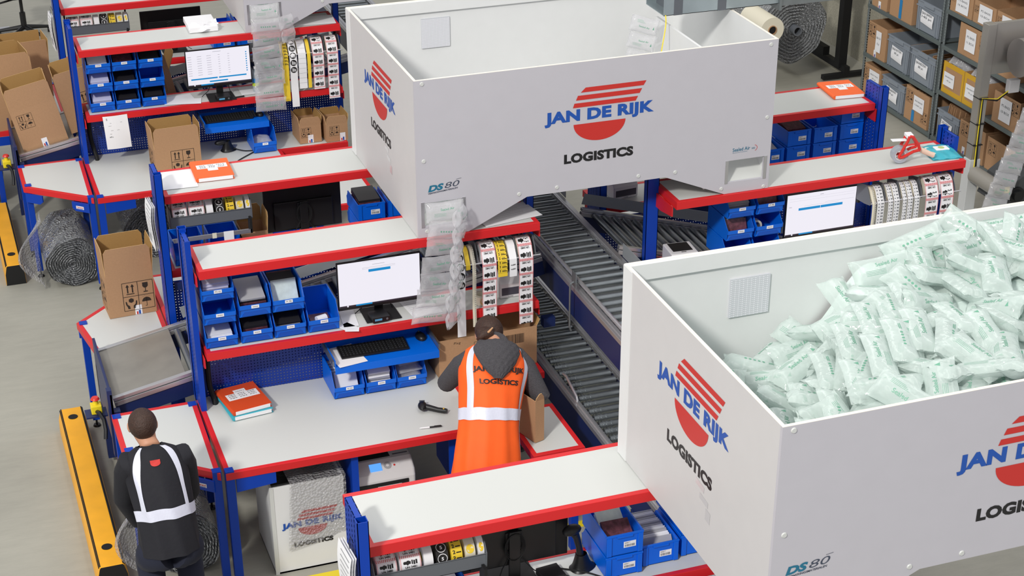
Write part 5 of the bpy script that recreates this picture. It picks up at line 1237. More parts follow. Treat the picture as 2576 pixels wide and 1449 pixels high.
# ------------------------------------------------------------ galvanised duct feeding the hoppers
t = thing('supply_duct', 'galvanised rectangular duct ending above the empty hopper', 'duct', (0, 0, 0))
y0, y1, za, zb = .68, .98, 2.958, 3.105; s = .004
m = MB().box(1.985, 2.86, y0, y0+s, za, zb).box(1.985, 2.86, y1-s, y1, za, zb).box(1.985, 2.86, y0, y1, zb-s, zb).box(1.985, 2.86, y0, y1, za, za+s)
obj('duct_body', m, mat('bright_zinc', (176, 188, 192), .35, metal=.6, noise=.06, nscale=10), t)
obj('duct_body', MB().box(2.87, 6.2, y0-.005, y1+.02, 2.94, 3.12), STEEL, t, .002)
obj('flange', MB().box(2.855, 2.875, y0-.03, y1+.04, 2.915, 3.14), STEEL, t, .003)
for x in (2.06, 2.39): obj('tape_band', MB().box(x, x+.065, y0-.002, y1+.002, za-.002, zb+.002), GREY, t)
for x in (3.0, 5.6): obj('hanger_rod', MB().cyl((x, .83, 3.12), (x, .83, 9), .008, n=8), STEEL, t)
cable([(1.99, .66, 2.97), (1.975, .62, 2.90), (1.90, .52, 2.72), (1.84, .42, 2.55)], 'yellow cable dropping from the duct end into the empty hopper', .004).data.materials[0] = YELB

# ------------------------------------------------------------ storage racks at the right
def rack(y0, y1, levels, label):
    t = thing('storage_rack', label, 'rack', (6.89, y0, 0), 0, 'steel storage racks'); L = y1-y0; dp = .5
    for y in (0, L-.035):
        for x in (0, dp-.035): obj('rack_post', MB().box(x, x+.003, y, y+.035, 0, 2.4).box(x, x+.035, y if y == 0 else y+.032, (y if y == 0 else y+.032)+.003, 0, 2.4), RACKH, t)
    for z in levels: obj('rack_shelf', MB().box(0, dp, .0, L, z-.012, z).box(-.004, 0, 0, L, z-.042, z).box(dp, dp+.004, 0, L, z-.042, z).box(-.006, -.002, 0, L, z-.028, z-.014), RACK, t, .001)
    return t
rack(4.63, 6.08, (.06, .50, 1.04, 1.6), 'left steel rack of cartons and grey totes by the concrete wall'); rack(3.05, 4.60, (.06, .56, 1.03, 1.40, 1.9), 'right steel rack of cartons behind the steel pole')
rack(1.4, 3.02, (.06, .56, 1.03, 1.40, 1.9), 'third steel rack cut by the right edge of the view')
RX = 7.12
def rk(y0, y1, z, h, label, **k):
    """carton facing the aisle between y0 and y1"""
    return carton((RX-.01, (y0+y1)/2, z+.001), -pi/2, y1-y0, .42, h, label, group='cartons on the steel racks', **k)
sm = lambda W, H: (('f', -W/2+.02, H-.16, .12),)
hw = ['BAA8175A', '69 pc', 'new']
rk(5.72, 6.02, 1.04, .30, 'carton on the top left of the rack by the wall', flaps='', tape=('f', -.0))
rk(5.22, 5.66, 1.04, .32, 'carton with blue tape strip on the upper shelf of the left rack', flaps='', notes=())
def strip_tape(name, y, z, h, m=None): tag(obj('blue_tape_strip', MB().box(6.896, 6.8985, y-.025, y+.025, z, z+h), mat('tape_blue', (40, 130, 190), .4)), name, 'tape')
strip_tape('blue tape strip on the carton of the upper left rack shelf', 5.45, 1.05, .2); strip_tape('blue tape strip on the bottom carton of the left rack', 5.0, .07, .12)
rk(5.66, 6.035, .50, .36, 'open carton with a hanging white note on the middle left rack shelf', flaps='', marks=(('f', -.18, .2, .14),), notes=(('f', -.02, .07, .09, .30, ['BAA 174', '61 pc']),), tape=('f', -.02))
rk(5.70, 6.035, .06, .33, 'open carton with white note at the bottom left of the racks', flaps='', marks=(('f', -.17, .15, .14),), notes=(('f', -.06, .14, .15, .29, ['BAA7142A', '69 pc', 'doos']),))
rk(4.72, 5.17, .06, .36, 'carton holding brown boxes on the bottom shelf of the left rack', flaps='', marks=(('f', -.21, .19, .13), ('f', .1, .05, .12)), notes=(('f', -.06, .14, .14, .30, ['8AA BAA505', '1360 pc']),))
def grey_tote(y0, y1, z, h, label, txt, fillc=True):
    w = y1-y0; d = .38; t = thing('grey_tote', label, 'tote', (7.10, (y0+y1)/2, z+.001), -pi/2, 'grey totes on the steel racks'); s = .005; e = .012
    m = MB(); m.prism([(-w/2+e, 0), (w/2-e, 0), (w/2, h), (-w/2, h)], 'xz', -d/2, -d/2+s).prism([(-w/2+e, 0), (w/2-e, 0), (w/2, h), (-w/2, h)], 'xz', d/2-s, d/2)
    for sg in (-1, 1): m.prism([(sg*(w/2-e), 0), (sg*(w/2-e)-sg*s, 0), (sg*w/2-sg*s, h), (sg*w/2, h)], 'xz', -d/2, d/2)
    m.box(-w/2+e, w/2-e, -d/2, d/2, 0, s)
    for zz in (h-.014, h-.07): m.box(-w/2-.006, w/2+.006, -d/2-.009, -d/2, zz, zz+.012).box(-w/2-.008, -w/2, -d/2, d/2, zz, zz+.012).box(w/2, w/2+.008, -d/2, d/2, zz, zz+.012)
    for x in (-w*.42, -w*.33, w*.33, w*.42): m.box(x-.005, x+.005, -d/2-.009, -d/2, .0, h-.07)
    m.box(-w*.2, w*.2, -d/2-.013, -d/2, h-.045, h-.008)
    obj('tote_body', m, GREYT, t, .001)
    m = MB(); m.m(0).sheet(lambda u, v: (-w*.27+w*.5*u, -d/2-.013-.004*sin(5*v), h*.30+h*.42*v-.02*u), 3, 5); m.m(1)
    for i, s_ in enumerate(txt): tx(m, s_, lambda a, b: V((a, -d/2-.0185, b)), -w*.02, h*(.60-.12*i), .026, 0, wid=w*(.4 if len(s_) > 5 else .2))
    obj('paper_note', m, [PAPER, GREY], t)
    return t
def flat_boxes(y0, y1, z, h, n, label, lean=.25, group='flattened cartons in the racks'):
    for i in range(n):
        y = y0+(y1-y0)*(i+.5)/n; o = obj('flat_carton', MB().box(-.13, .13, -.004, .004, 0, h), KRAFT) if i == 0 else flat_boxes.p.copy()
        if i == 0: flat_boxes.p = o
        else: COL.objects.link(o)
        o.location = (7.08+rnd.uniform(-.02, .02), y, z); o.rotation_euler = (lean, 0, rnd.uniform(-.1, .1)); tag(o, label, 'flat carton', group)
grey_tote(4.70, 5.16, 1.04, .31, 'grey tote on the upper shelf of the left rack', ['BAA 8445A', '140 pc'])
grey_tote(5.20, 5.64, .50, .33, 'grey tote next to the open carton on the middle left rack shelf', ['BAA 8175A', '69 pc']); grey_tote(4.70, 5.17, .50, .33, 'grey tote with brown cardboard beside the perforated double posts', ['BAA8235A', '80 pc'])
grey_tote(5.21, 5.67, .06, .31, 'grey tote on the bottom shelf of the left rack', ['BAA664XA', '69 pc']); grey_tote(4.16, 4.56, .06, .31, 'grey tote crammed with flattened brown cartons at the bottom of the right rack', ['25 box'])
flat_boxes(5.25, 5.5, .52, .30, 5, 'flattened brown carton inside the grey tote of the middle left rack shelf', .5)
flat_boxes(4.76, 5.05, .52, .34, 5, 'flattened brown carton inside the tote beside the double posts', .5); flat_boxes(5.27, 5.55, .08, .28, 4, 'flattened brown carton in the bottom grey tote of the left rack', .45)
flat_boxes(4.2, 4.52, .08, .37, 9, 'flattened brown carton crammed in the tote at the bottom of the right rack', .15); flat_boxes(4.78, 5.1, .08, .31, 5, 'brown carton inside the bottom carton of the left rack', .1)
for i, (a, b) in enumerate(((4.17, 4.56), (3.78, 4.15), (3.40, 3.76), (3.08, 3.38))):
    rk(a, b, 1.40, .22, 'carton with white page on the top shelf of the right rack, %s from the posts' % ['first', 'second', 'third', 'fourth'][i], flaps='', marks=(('f', -(b-a)/2+.01, .1, .07),), notes=(('f', -.09, .02, .13, .2, ['PS 8A05', '10 BOX']),))
rk(3.83, 4.34, 1.03, .31, 'open carton with white page on the second shelf of the right rack', flaps='', marks=(('f', .1, .14, .13),), notes=(('f', -.14, .06, .04, .27, ['PS 8A05', '11 BOX']),)); rk(3.32, 3.80, 1.03, .30, 'carton half hidden by the steel pole on the second shelf', flaps='')
for i, (a, b) in enumerate(((4.165, 4.54), (3.76, 4.155))):
    c = rk(a, b, .56, .32, 'yellow taped carton of plastic bags, %s' % ['next to the double posts', 'next to the steel pole'][i], flaps='', notes=(('f', -.16, .08, .03, .22, ['BAA8365A' if i == 0 else 'BAA8375', '40 pc' if i == 0 else '70 pc']),))
    W = b-a; obj('yellow_tape', MB().box(-W/2-.001, W/2+.001, -.2115, -.21, .27, .322).box(-W/2-.001, W/2+.001, -.2115, -.21, 0, .05).box(-W/2-.001, -W/2+.04, -.2115, -.21, .05, .27).box(W/2-.035, W/2+.001, -.2115, -.21, .05, .27), mat('parcel_tape', (214, 166, 40), .3), c)
    for k in range(3): bag((7.08-.03*k, a+.12+.07*k, .83+.02*k), (.2, .22, .10), 'clear plastic bag bulging from the yellow taped carton', .4*k, 'bags in the yellow taped cartons')
rk(3.20, 3.63, .56, .31, 'carton with white page behind the cable of the steel pole', flaps='', marks=(('f', .07, .16, .13),), notes=(('f', -.10, .05, .09, .28, ['PS 8A02', '10 BOX']),))
rk(3.68, 4.13, .06, .34, 'open carton with hanging note at the foot of the right rack', flaps='', marks=(('f', -.2, .19, .13),), notes=(('f', -.02, .03, .10, .26, ['BAA', '1XBT']),), tape=('f', -.12)); rk(3.18, 3.64, .06, .33, 'open carton behind the rising air pillow strand', flaps='', marks=(('f', -.2, .16, .13),))
for i, (a, b, z) in enumerate(((2.55, 2.98, 1.03), (2.5, 2.95, .56), (2.5, 2.96, .06))): rk(a, b, z, .3, 'carton in the third rack at the right edge, %s shelf' % ['upper', 'middle', 'lowest'][i], flaps='', marks=(('f', -.19, .14, .13),))

# ------------------------------------------------------------ pillow machine with its pole
t = thing('pillow_machine', 'air pillow machine with steel pole and grey body at the right edge', 'machine', (6.02, 2.62, 0))
obj('pole_sleeve', MB().box(-.055, .055, -.055, .055, 0, .66), mat('sleeve_white', (206, 208, 208), .4), t, .004); obj('foot_plate', MB().box(-.2, .3, -.25, .25, 0, .02), mat('sleeve_white', (206, 208, 208), .4), t)
obj('steel_pole', MB().box(-.045, .045, -.045, .045, .66, 1.92), mat('polished_steel', (190, 186, 183), .3, metal=.75), t, .003)
obj('arm_panel', MB().box(.05, .82, -.02, .02, 1.45, 1.92), mat('polished_steel', (190, 186, 183), .3, metal=.75), t, .002)
obj('drum', MB().cyl((.18, -.22, 1.65), (.78, -.22, 1.65), .17, n=32), mat('polished_steel', (190, 186, 183), .3, metal=.75), t, smooth=True)
obj('machine_body', MB().prism([(.05, .35), (.8, .35), (.8, .71), (.30, .66), (.14, .55)], 'xz', -.45, -.06), mat('machine_grey', (66, 68, 70), .45), t, .01)
obj('film_roller', MB().cyl((-.02, -.46, .54), (-.02, -.10, .54), .075, n=24).cyl((-.02, -.5, .54), (-.02, -.46, .54), .05, n=18), mat('roller_clear', (150, 146, 138), .25), t, smooth=True)
obj('drive_wheel', MB().cyl((.20, -.47, .45), (.20, -.45, .45), .075, n=24).cyl((.20, -.5, .45), (.20, -.47, .45), .05, n=18), BLACK, t, smooth=True)
obj('warning_sticker', MB().box(.06, .12, -.4545, -.4535, .48, .54), YELB, t); obj('red_stop', MB().cyl((.42, -.3, .685), (.42, -.3, .70), .045, n=18), YELB, t); obj('stop_button', MB().cyl((.42, -.3, .70), (.42, -.3, .735), .028, n=18), REDB, t, smooth=True)
obj('junction_box', MB().box(.22, .33, -.1, -.04, 1.28, 1.4), PRW, t, .006)
m = MB().tube([(.25, -.08, 1.30), (.12, -.08, 1.22), (-.01, -.055, 1.24), (.0, -.055, .8), (.01, -.055, .6), (-.05, -.1, .5)], .008); obj('cable', m, BLACKM, t, smooth=True)
m = MB().tube([(.25, -.09, 1.32), (.12, -.09, 1.24), (-.02, -.06, 1.25), (-.015, -.06, .8), (-.01, -.06, .6), (-.06, -.11, .5)], .005); obj('earth_cable', m, YELB, t, smooth=True)
for z in (1.24, 1.0, .8): obj('cable_tie', MB().box(-.048, .048, -.065, .048, z, z+.006), BLACKM, t)
chain((0, 0), 'air pillow strand rising from the machine at the right edge', [(5.97+.037*i, 2.12, .42+.112*i, .26, .122, -.15, .31, .0) for i in range(10)])

# ------------------------------------------------------------ far right stand and rolls
t = thing('roll_stand', 'black steel stand by the concrete wall', 'stand', (0, 0, 0))
obj('floor_bar', MB().box(6.72, 7.3, 6.60, 6.66, .02, .07), BLACKM, t); obj('floor_bar', MB().box(6.72, 7.3, 7.72, 7.78, .02, .07), BLACKM, t); obj('base_beam', MB().box(6.98, 7.05, 6.6, 7.78, .07, .14), BLACKM, t)
for y in (6.75, 7.55): obj('column', MB().box(6.96, 7.06, y-.05, y+.05, .1, 1.3), BLACKM, t)
obj('brace', MB().tube([(6.9, 7.3, .2), (6.85, 7.2, .8)], .02).box(6.86, 6.94, 6.9, 7.35, .2, .3), BLACKM, t); obj('cross_bar', MB().box(6.9, 7.1, 6.7, 7.6, .98, 1.06), BLACKM, t)
obj('spindle', MB().cyl((6.23, 6.45, .70), (6.23, 7.6, .70), .03, n=14).box(6.2, 7.0, 7.5, 7.56, .66, .74), BLACKM, t, smooth=True)
t = bubble_roll((6.23, 6.50, .70-.40*.97), 0, .40, .95, 'large bubble wrap roll on the black stand at the top right', False)
obj('tube_core', MB().ring((0, -.10, .388), (0, .05, .388), .055, .04, 20), GREY, t, smooth=True)
t = thing('film_roll', 'cream film roll half hidden behind the empty hopper corner', 'film roll', (5.62, 5.85, .94))
obj('film', MB().ring((0, 0, 0), (0, .5, 0), .135, .05, 32), CREAM, t, smooth=True); obj('tube_core', MB().ring((0, -.01, 0), (0, .1, 0), .05, .042, 24), KRAFT, t, smooth=True)
t = thing('film_stand', 'dark stand carrying the cream film roll', 'stand', (5.62, 5.85, 0))
obj('stand_frame', MB().box(-.05, .05, .51, .56, 0, 1.0).cyl((0, -.0, .94), (0, .55, .94), .038, n=14).box(-.3, .3, .4, .66, 0, .05), BLACKM, t)

# ------------------------------------------------------------ far left: office chair, blue tub, threshold
t = thing('office_chair', 'black swivel chair at the top left', 'chair', (-1.62, 11.35, 0))
for k in range(5):
    a = 2*pi*k/5+.3; obj('foot_arm', MB().tube([(0, 0, .12), (.30*cos(a), .30*sin(a), .07)], [.03, .02]), BLACK, t, smooth=True); obj('castor', MB().cyl((.31*cos(a)-.02, .31*sin(a), .03), (.31*cos(a)+.02, .31*sin(a), .03), .03, n=14), BLACK, t, smooth=True)
obj('gas_column', MB().cyl((0, 0, .1), (0, 0, .30), .035, n=16).cyl((0, 0, .3), (0, 0, .52), .02, n=14), BLACK, t, smooth=True)
obj('seat', MB().box(-.26, .26, -.25, .25, .54, .62), mat('seat_fabric', (30, 30, 32), .9), t, .03, seg=3); obj('tilt_mechanism', MB().box(-.12, .1, -.1, .1, .48, .54).tube([(-.05, -.1, .5), (-.28, -.12, .46)], .012), BLACK, t)
obj('backrest', MB().box(-.22, .22, .22, .28, .75, 1.25), mat('seat_fabric', (30, 30, 32), .9), t, .03, seg=3); obj('back_bar', MB().box(-.04, .04, .2, .26, .5, .85), BLACK, t)
t = thing('blue_tub', 'dark blue plastic tub at the left edge behind the cartons', 'tub', (-2.05, 9.25, .001)); s = .01
obj('tub_body', MB().box(-.35, .35, -.25, -.24, 0, .55).box(-.35, .35, .24, .25, 0, .55).box(-.35, -.34, -.25, .25, 0, .55).box(.34, .35, -.25, .25, 0, .55).box(-.35, .35, -.25, .25, 0, .02).box(-.37, .37, -.27, -.24, .53, .56).box(-.37, .37, .24, .27, .53, .56).box(.34, .37, -.27, .27, .53, .56), mat('tub_blue', (26, 52, 140), .35), t, .008)
obj('light_blue_rim', MB().tube([(-.34, -.28, .42), (.1, -.28, .44), (.3, -.28, .30)], .03), mat('pale_blue', (120, 190, 226), .4), t, smooth=True); obj('wire_handle', MB().tube([(-.2, 0, .55), (-.12, 0, .64), (-.0, .0, .6), (.02, 0, .52)], .008), PAPER, t, smooth=True)
tag(obj('floor_strip', MB().box(-2.6, -1.78, 11.5, 11.6, .0, .07), ALU), 'pale metal strip on the floor at the top left', 'strip')
tag(obj('floor_tape', MB().box(-1.35, 1.6, -.85, -.78, 0, .0012), YELB), 'yellow marking tape on the floor below the bottom bench', 'floor tape')
# ------------------------------------------------------------ people
def skin_body(name, J, E, mats, parent, root, sub=2):
    me = D.meshes.new(name); ks = list(J); ix = {k: i for i, k in enumerate(ks)}
    me.from_pydata([J[k][0] for k in ks], [(ix[a], ix[b]) for a, b in E], []); me.materials.append(mats)
    o = D.objects.new(name, me); COL.objects.link(o); o.parent = parent
    md = o.modifiers.new('skin', 'SKIN'); md.use_smooth_shade = True; md.branch_smoothing = .6
    for k in ks:
        s = me.skin_vertices[0].data[ix[k]]; r = J[k][1]; s.radius = r if isinstance(r, tuple) else (r, r); s.use_root = (k == root)
    ss = o.modifiers.new('sub', 'SUBSURF'); ss.levels = sub; ss.render_levels = sub
    # bake to a plain mesh
    dg = bpy.context.evaluated_depsgraph_get(); nm = D.meshes.new_from_object(o.evaluated_get(dg)); o.modifiers.clear(); o.data = nm
    nm.polygons.foreach_set('use_smooth', [True]*len(nm.polygons)); return o
def hand(J, E, wrist, pref, w, fdir, pdir, tdir, curl=.5):
    """palm and five fingers added to a skin skeleton; fdir towards the fingertips, pdir out of the palm, tdir towards the thumb"""
    w = V(w); f = V(fdir).normalized(); p = V(pdir).normalized(); t = V(tdir).normalized()
    J[pref+'palm'] = (w+f*.045, (.026, .018)); E.append((wrist, pref+'palm')); J[pref+'palm2'] = (w+f*.085, (.032, .014)); E.append((pref+'palm', pref+'palm2'))
    for i, (s, L) in enumerate(((.028, .068), (.010, .078), (-.010, .072), (-.027, .056))):
        a = w+f*.090+t*s; pr = pref+'palm2'
        for k in range(1, 4):
            an = curl*k; a = a+(f*cos(an)+p*sin(an))*L/3*1.25; n = '%sf%d%d' % (pref, i, k); J[n] = (a, .0088-.0008*k); E.append((pr, n)); pr = n
    a = w+f*.035+t*.034; J[pref+'t1'] = (a, .012); E.append((pref+'palm', pref+'t1')); J[pref+'t2'] = (a+f*.03+t*.018+p*.01, .010); E.append((pref+'t1', pref+'t2')); J[pref+'t3'] = (a+f*.058+t*.018+p*.022, .0088); E.append((pref+'t2', pref+'t3'))
def ell(C, X, Y, rx, ry, u): return V(C)+V(X)*rx*cos(2*pi*u)+V(Y)*ry*sin(2*pi*u)
def loft(R, nu=36, sub=5, fn=None):
    """skin through ellipses (centre, x axis, y axis, rx, ry), smoothly interpolated"""
    n = len(R)-1
    def at(v):
        k = min(int(v*n), n-1); s = v*n-k
        def cr(i, g):
            p = [g(R[max(0, min(n, k+j))]) for j in (-1, 0, 1, 2)]
            return .5*((2*p[1])+(p[2]-p[0])*s+(2*p[0]-5*p[1]+4*p[2]-p[3])*s*s+(3*p[1]-p[0]-3*p[2]+p[3])*s**3)
        return cr(0, lambda r: V(r[0])), cr(0, lambda r: V(r[1])).normalized(), cr(0, lambda r: V(r[2])).normalized(), cr(0, lambda r: V((r[3], r[4], 0)))
    def P(u, v, off=0):
        C, X, Y, r = at(v); p = ell(C, X, Y, r.x+off, r.y+off, u)
        return p+(fn(u, v) if fn else V((0, 0, 0)))
    return P
def face(parent, C, F, U, m=SKIN, s=1.0):
    """eyes, nose, mouth and ears on a head centred at C looking along F"""
    C = V(C); F = V(F).normalized(); U = V(U); U = (U-F*U.dot(F)).normalized(); S = F.cross(U)
    A = Matrix((S, F, U)).transposed().to_4x4(); A.translation = C
    obj('nose', MB().tube([A @ V((0, .092*s, .02)), A @ V((0, .112*s, -.015)), A @ V((0, .095*s, -.03))], [.008, .014, .012], 10), m, parent, smooth=True)
    for k in (-1, 1):
        obj('eye', MB().sph((0, 0, 0), (.012, .008, .008), 12, 8, Matrix.Translation(A @ V((k*.032, .084*s, .015)))), PAPER, parent, smooth=True)
        obj('ear', MB().sph((0, 0, 0), (.012, .022, .032), 12, 8, Matrix.Translation(A @ V((k*.076*s, .0, -.005)))), m, parent, smooth=True)
    obj('mouth', MB().sph((0, 0, 0), (.024, .008, .007), 12, 6, Matrix.Translation(A @ V((0, .09*s, -.055)))), mat('lips', (170, 92, 84), .5), parent, smooth=True)

# person packing at the near bench, bent forward, seen from behind
t = thing('person', 'person in orange reflective vest bending over the near bench, back to us', 'person', (.10, -1.20, 0)); O = V((.10, -1.20, 0))
def L(x, y, z): return V((x, y, z))-O
J = {'pel': (L(.08, -1.15, .92), (.155, .115)), 'bel': (L(.12, -1.06, 1.08), (.135, .10)), 'che': (L(.20, -.87, 1.29), (.155, .105)), 'nkb': (L(.25, -.74, 1.405), (.085, .07)), 'nk': (L(.275, -.68, 1.42), .052), 'hd0': (L(.285, -.61, 1.425), (.07, .075)), 'hd1': (L(.285, -.55, 1.425), (.078, .088)), 'hd2': (L(.29, -.495, 1.415), (.06, .07)),
     'lh': (L(-.01, -1.15, .86), .095), 'lk': (L(-.03, -1.10, .48), .062), 'la': (L(-.05, -1.2, .10), .045), 'lt': (L(-.06, -1.06, .045), .035), 'rh': (L(.17, -1.14, .86), .095), 'rk': (L(.20, -1.13, .48), .062), 'ra': (L(.2, -1.24, .10), .045), 'rt': (L(.22, -1.1, .045), .035),
     'ls': (L(.06, -.78, 1.37), .062), 'le': (L(-.015, -.60, 1.14), .045), 'lw': (L(.10, -.42, 1.05), .028), 'rs': (L(.41, -.80, 1.33), .062), 're': (L(.50, -.93, 1.12), .046), 'rw': (L(.455, -.79, 1.13), .028)}
E = [('pel', 'bel'), ('bel', 'che'), ('che', 'nkb'), ('nkb', 'nk'), ('nk', 'hd0'), ('hd0', 'hd1'), ('hd1', 'hd2'), ('pel', 'lh'), ('lh', 'lk'), ('lk', 'la'), ('la', 'lt'), ('pel', 'rh'), ('rh', 'rk'), ('rk', 'ra'), ('ra', 'rt'), ('che', 'ls'), ('ls', 'le'), ('le', 'lw'), ('che', 'rs'), ('rs', 're'), ('re', 'rw')]
hand(J, E, 'lw', 'l', J['lw'][0], (.35, .75, -.45), (.3, -.2, -.9), (.8, -.3, .2), .35)
hand(J, E, 'rw', 'r', J['rw'][0], (-.15, .35, -.9), (-.9, .2, .1), (-.1, .9, .4), .3)
skin_body('body', J, E, SKIN, t, 'pel')
face(t, J['hd1'][0], (.15, .75, -.66), (.0, .6, .75))
# trousers and sleeves follow the limbs
def limb(name, P, m, off=.012):
    n = MB().tube([p for p, r in P], [r+off for p, r in P], 16); return obj(name, n, m, t, smooth=True)
def seg(a, b, n=5): return [(J[a][0].lerp(J[b][0], i/n), (J[a][1] if not isinstance(J[a][1], tuple) else max(J[a][1]))*(1-i/n)+(J[b][1] if not isinstance(J[b][1], tuple) else max(J[b][1]))*i/n) for i in range(n+1)]
for s in 'lr':
    limb('trouser_leg', [(J['pel'][0].lerp(J[s+'h'][0], .3), .10), (J['pel'][0].lerp(J[s+'h'][0], .65), .105)]+seg(s+'h', s+'k')+seg(s+'k', s+'a')[1:], JEANS, .02)
    limb('sleeve', [(J['che'][0].lerp(J[s+'s'][0], .55), .075)]+seg(s+'s', s+'e')+seg(s+'e', s+'w')[1:], FLEECE, .016)
    limb('shoe', seg(s+'a', s+'t'), BLACK, .012)
X = V((1, 0, -.16)).normalized()
def ring(c, ax, rx, ry):
    A = V(ax).normalized(); Xa = (X-A*X.dot(A)).normalized(); return (L(*c), Xa, A.cross(Xa), rx, ry)
def wr(u, v): return V((.010*sin(9*u*2*pi+6*v)*(1-v)**2+.004*sin(14*u+11*v), .006*sin(11*u*2*pi+3*v)*(1-v), 0))
VR = [ring((.035, -1.21, .765), (.1, .1, 1), .222, .17), ring((.06, -1.17, .90), (.12, .2, 1), .215, .168), ring((.11, -1.07, 1.07), (.2, .5, 1), .192, .150), ring((.165, -.95, 1.21), (.25, .65, 1), .205, .148), ring((.215, -.84, 1.325), (.25, .7, 1), .225, .135), ring((.245, -.765, 1.40), (.2, .8, .9), .19, .10), ring((.262, -.72, 1.43), (.2, .9, .8), .10, .075)]
P = loft(VR, fn=wr)
vest = obj('safety_vest', MB().sheet(P, 56, 48, wrap=True), HIVIS, t, smooth=True, ang=85)
# reflective bands lie on the vest (u = .75 is the middle of the back)
def band(name, u0, u1, v0, v1, nu=30, nv=4, mid=None):
    def Q(a, b):
        v = v0+(v1-v0)*b; s = mid(v) if mid else 0
        return P(u0+(u1-u0)*a+s, v, .004)
    return obj(name, MB().sheet(Q, nu, nv), REFL, vest, smooth=True, ang=85)
band('reflective_band', .0, 1.0, .355, .415, 60, 4)
band('reflective_band', .575, .615, .40, .90, 4, 30, lambda v: .02*(v-.4)); band('reflective_band', .885, .925, .40, .90, 4, 30, lambda v: -.0+.05*(v-.4)**2)
obj('side_piping', MB().sheet(lambda a, b: P(.955+.01*a, .02+.4*b, .003), 2, 16), REFL, vest, smooth=True)
m = MB(); g = text('LOGISTICS', .035); k = .20/g[2]; m.geo((g[0], g[1]), lambda x, y: P(.75-.10*1+x*k, .545+y*k*.95, .006)); g = text('JAN DE RIJK', .035); k = .26/g[2]; m.geo((g[0], g[1]), lambda x, y: P(.75-.13+x*k, .625+y*k, .006)); obj('printed_logo', m, LOGOK, vest)
# fleece hood lying on the back: a pointed flap over the shoulders and a collar round the neck
def hood(a, b):
    v = .575+.40*b; hw = .165*max(.02, b)**.55; e = sin(pi*min(1, max(0, a)))**.6
    p = P(.74+(2*a-1)*hw, min(v, .999), .012+.040*e*sin(pi*min(1, .12+b*.8))**.8+.004*sin(40*a)*sin(30*b)); return p
obj('fleece_hood', MB().sheet(hood, 30, 24), FLEECE, t, smooth=True, ang=85)
m = MB().tube([L(.26, -.715, 1.425)+V((.082*cos(k), .06*sin(k), .035*sin(k))) for k in [2*pi*i/20 for i in range(21)]], .024, 12); obj('fleece_collar', m, FLEECE, t, smooth=True)
# hair gathered with a clip
hc = J['hd1'][0]
hair = obj('hair', MB().sph(hc+V((0, -.012, .018)), (.09, .105, .096), 28, 18).sph(hc+V((-.045, -.085, .035)), (.062, .055, .05), 20, 14).tube([hc+V((-.03, -.10, .05)), hc+V((-.08, -.13, .055)), hc+V((-.12, -.13, .03))], [.04, .03, .008], 12).tube([hc+V((-.02, -.10, -.02)), hc+V((-.03, -.15, -.035)), hc+V((-.02, -.17, -.06))], [.03, .018, .004], 10), HAIR, t, smooth=True, ang=85)
obj('hair_clip', MB().tube([hc+V((-.075, -.135, .06)), hc+V((-.04, -.135, .078)), hc+V((-.01, -.115, .09))], [.005, .008, .005], 10), mat('clip_tortoise', (196, 150, 110), .15), hair, smooth=True)

# person stooping beside the bubble wrap roll, dark jacket
t = thing('person', 'person in black jacket with white reflective straps crouching by the yellow guard', 'person', (-1.9, -1.15, 0)); O = V((-1.9, -1.15, 0))
J = {'pel': (L(-1.930, -1.300, 0.770), (.15, .12)), 'bel': (L(-1.930, -1.220, 0.950), (.14, .105)), 'che': (L(-1.935, -1.100, 1.170), (.16, .105)), 'nkb': (L(-1.945, -1.030, 1.300), (.08, .065)), 'nk': (L(-1.955, -1.000, 1.320), .052), 'hd0': (L(-1.965, -0.945, 1.345), (.07, .075)), 'hd1': (L(-1.970, -0.935, 1.405), (.08, .092)), 'hd2': (L(-1.970, -0.935, 1.465), (.062, .072)),
     'lh': (L(-2.020, -1.260, 0.730), .09), 'lk': (L(-2.03, -.98, .50), .062), 'la': (L(-2.03, -1.15, .10), .045), 'lt': (L(-2.03, -1.0, .045), .036), 'rh': (L(-1.840, -1.260, 0.730), .09), 'rk': (L(-1.80, -.98, .50), .062), 'ra': (L(-1.80, -1.17, .10), .045), 'rt': (L(-1.79, -1.02, .045), .036),
     'ls': (L(-2.090, -1.060, 1.230), .06), 'le': (L(-2.130, -1.000, 0.970), .044), 'lw': (L(-2.060, -0.930, 0.750), .028), 'rs': (L(-1.780, -1.060, 1.220), .06), 're': (L(-1.750, -1.000, 0.950), .044), 'rw': (L(-1.870, -0.980, 0.735), .028)}
E = [e for e in E if not any(k[1:2] in 'fpt' and len(k) > 2 and k not in ('hd0',) and k[0] in 'lr' for k in e)]
E = [('pel', 'bel'), ('bel', 'che'), ('che', 'nkb'), ('nkb', 'nk'), ('nk', 'hd0'), ('hd0', 'hd1'), ('hd1', 'hd2'), ('pel', 'lh'), ('lh', 'lk'), ('lk', 'la'), ('la', 'lt'), ('pel', 'rh'), ('rh', 'rk'), ('rk', 'ra'), ('ra', 'rt'), ('che', 'ls'), ('ls', 'le'), ('le', 'lw'), ('che', 'rs'), ('rs', 're'), ('re', 'rw')]
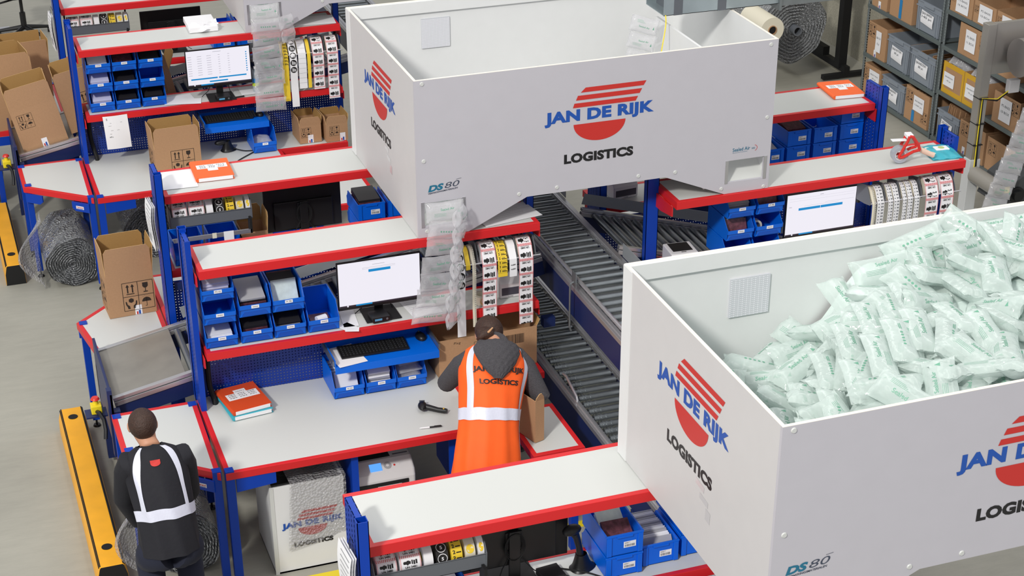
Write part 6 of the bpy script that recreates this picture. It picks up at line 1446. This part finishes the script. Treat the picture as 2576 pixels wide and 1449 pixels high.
hand(J, E, 'lw', 'l', J['lw'][0], (.25, .1, -.95), (.3, -.9, 0), (.9, .3, .1), .35); hand(J, E, 'rw', 'r', J['rw'][0], (-.25, .0, -.95), (-.3, -.9, 0), (-.9, .3, .1), .35)
skin_body('body', J, E, SKIN, t, 'pel'); face(t, J['hd1'][0], (.1, .95, -.25), (0, .25, .95))
for s in 'lr':
    limb('trouser_leg', [(J['pel'][0].lerp(J[s+'h'][0], .3), .10), (J['pel'][0].lerp(J[s+'h'][0], .65), .105)]+seg(s+'h', s+'k')+seg(s+'k', s+'a')[1:], JEANS, .022); limb('sleeve', [(J['che'][0].lerp(J[s+'s'][0], .35), .06), (J['che'][0].lerp(J[s+'s'][0], .7), .072)]+seg(s+'s', s+'e')+seg(s+'e', s+'w')[1:], DARKC, .02); limb('shoe', seg(s+'a', s+'t'), BLACK, .012)
X = V((1, 0, 0))
VR = [ring((-1.930, -1.285, 0.750), (0, .2, 1), .175, .15), ring((-1.930, -1.230, 0.930), (0, .35, 1), .168, .135), ring((-1.935, -1.150, 1.090), (0, .45, 1), .175, .13), ring((-1.938, -1.090, 1.200), (0, .5, 1), .178, .12), ring((-1.945, -1.045, 1.280), (0, .5, 1), .15, .10), ring((-1.950, -1.020, 1.315), (0, .5, 1), .08, .07)]
P = loft(VR, fn=lambda u, v: V((.006*sin(50*u+9*v), .006*sin(44*u+5*v), 0)))
vest = obj('jacket', MB().sheet(P, 56, 44, wrap=True), DARKC, t, smooth=True, ang=85)
band('reflective_band', .50, 1.0, .22, .285, 40, 4); band('reflective_band', .60, .64, .27, .93, 4, 30, lambda v: .05*(v-.27)); band('reflective_band', .86, .90, .27, .93, 4, 30, lambda v: -.05*(v-.27))
m = MB(); m.m(0).flat([[(.745+.022*a, .66+.03*b) for a, b in arc(0, 0, 1, pi, 2*pi, 12)]+[(.767, .70), (.723, .70)]], lambda a, b: P(a, b, .005)); obj('printed_badge', m, LOGOR, vest)
hc = J['hd1'][0]; obj('hair', MB().sph(hc+V((0, -.02, .018)), (.083, .097, .092), 28, 18), HAIR, t, smooth=True, ang=85)
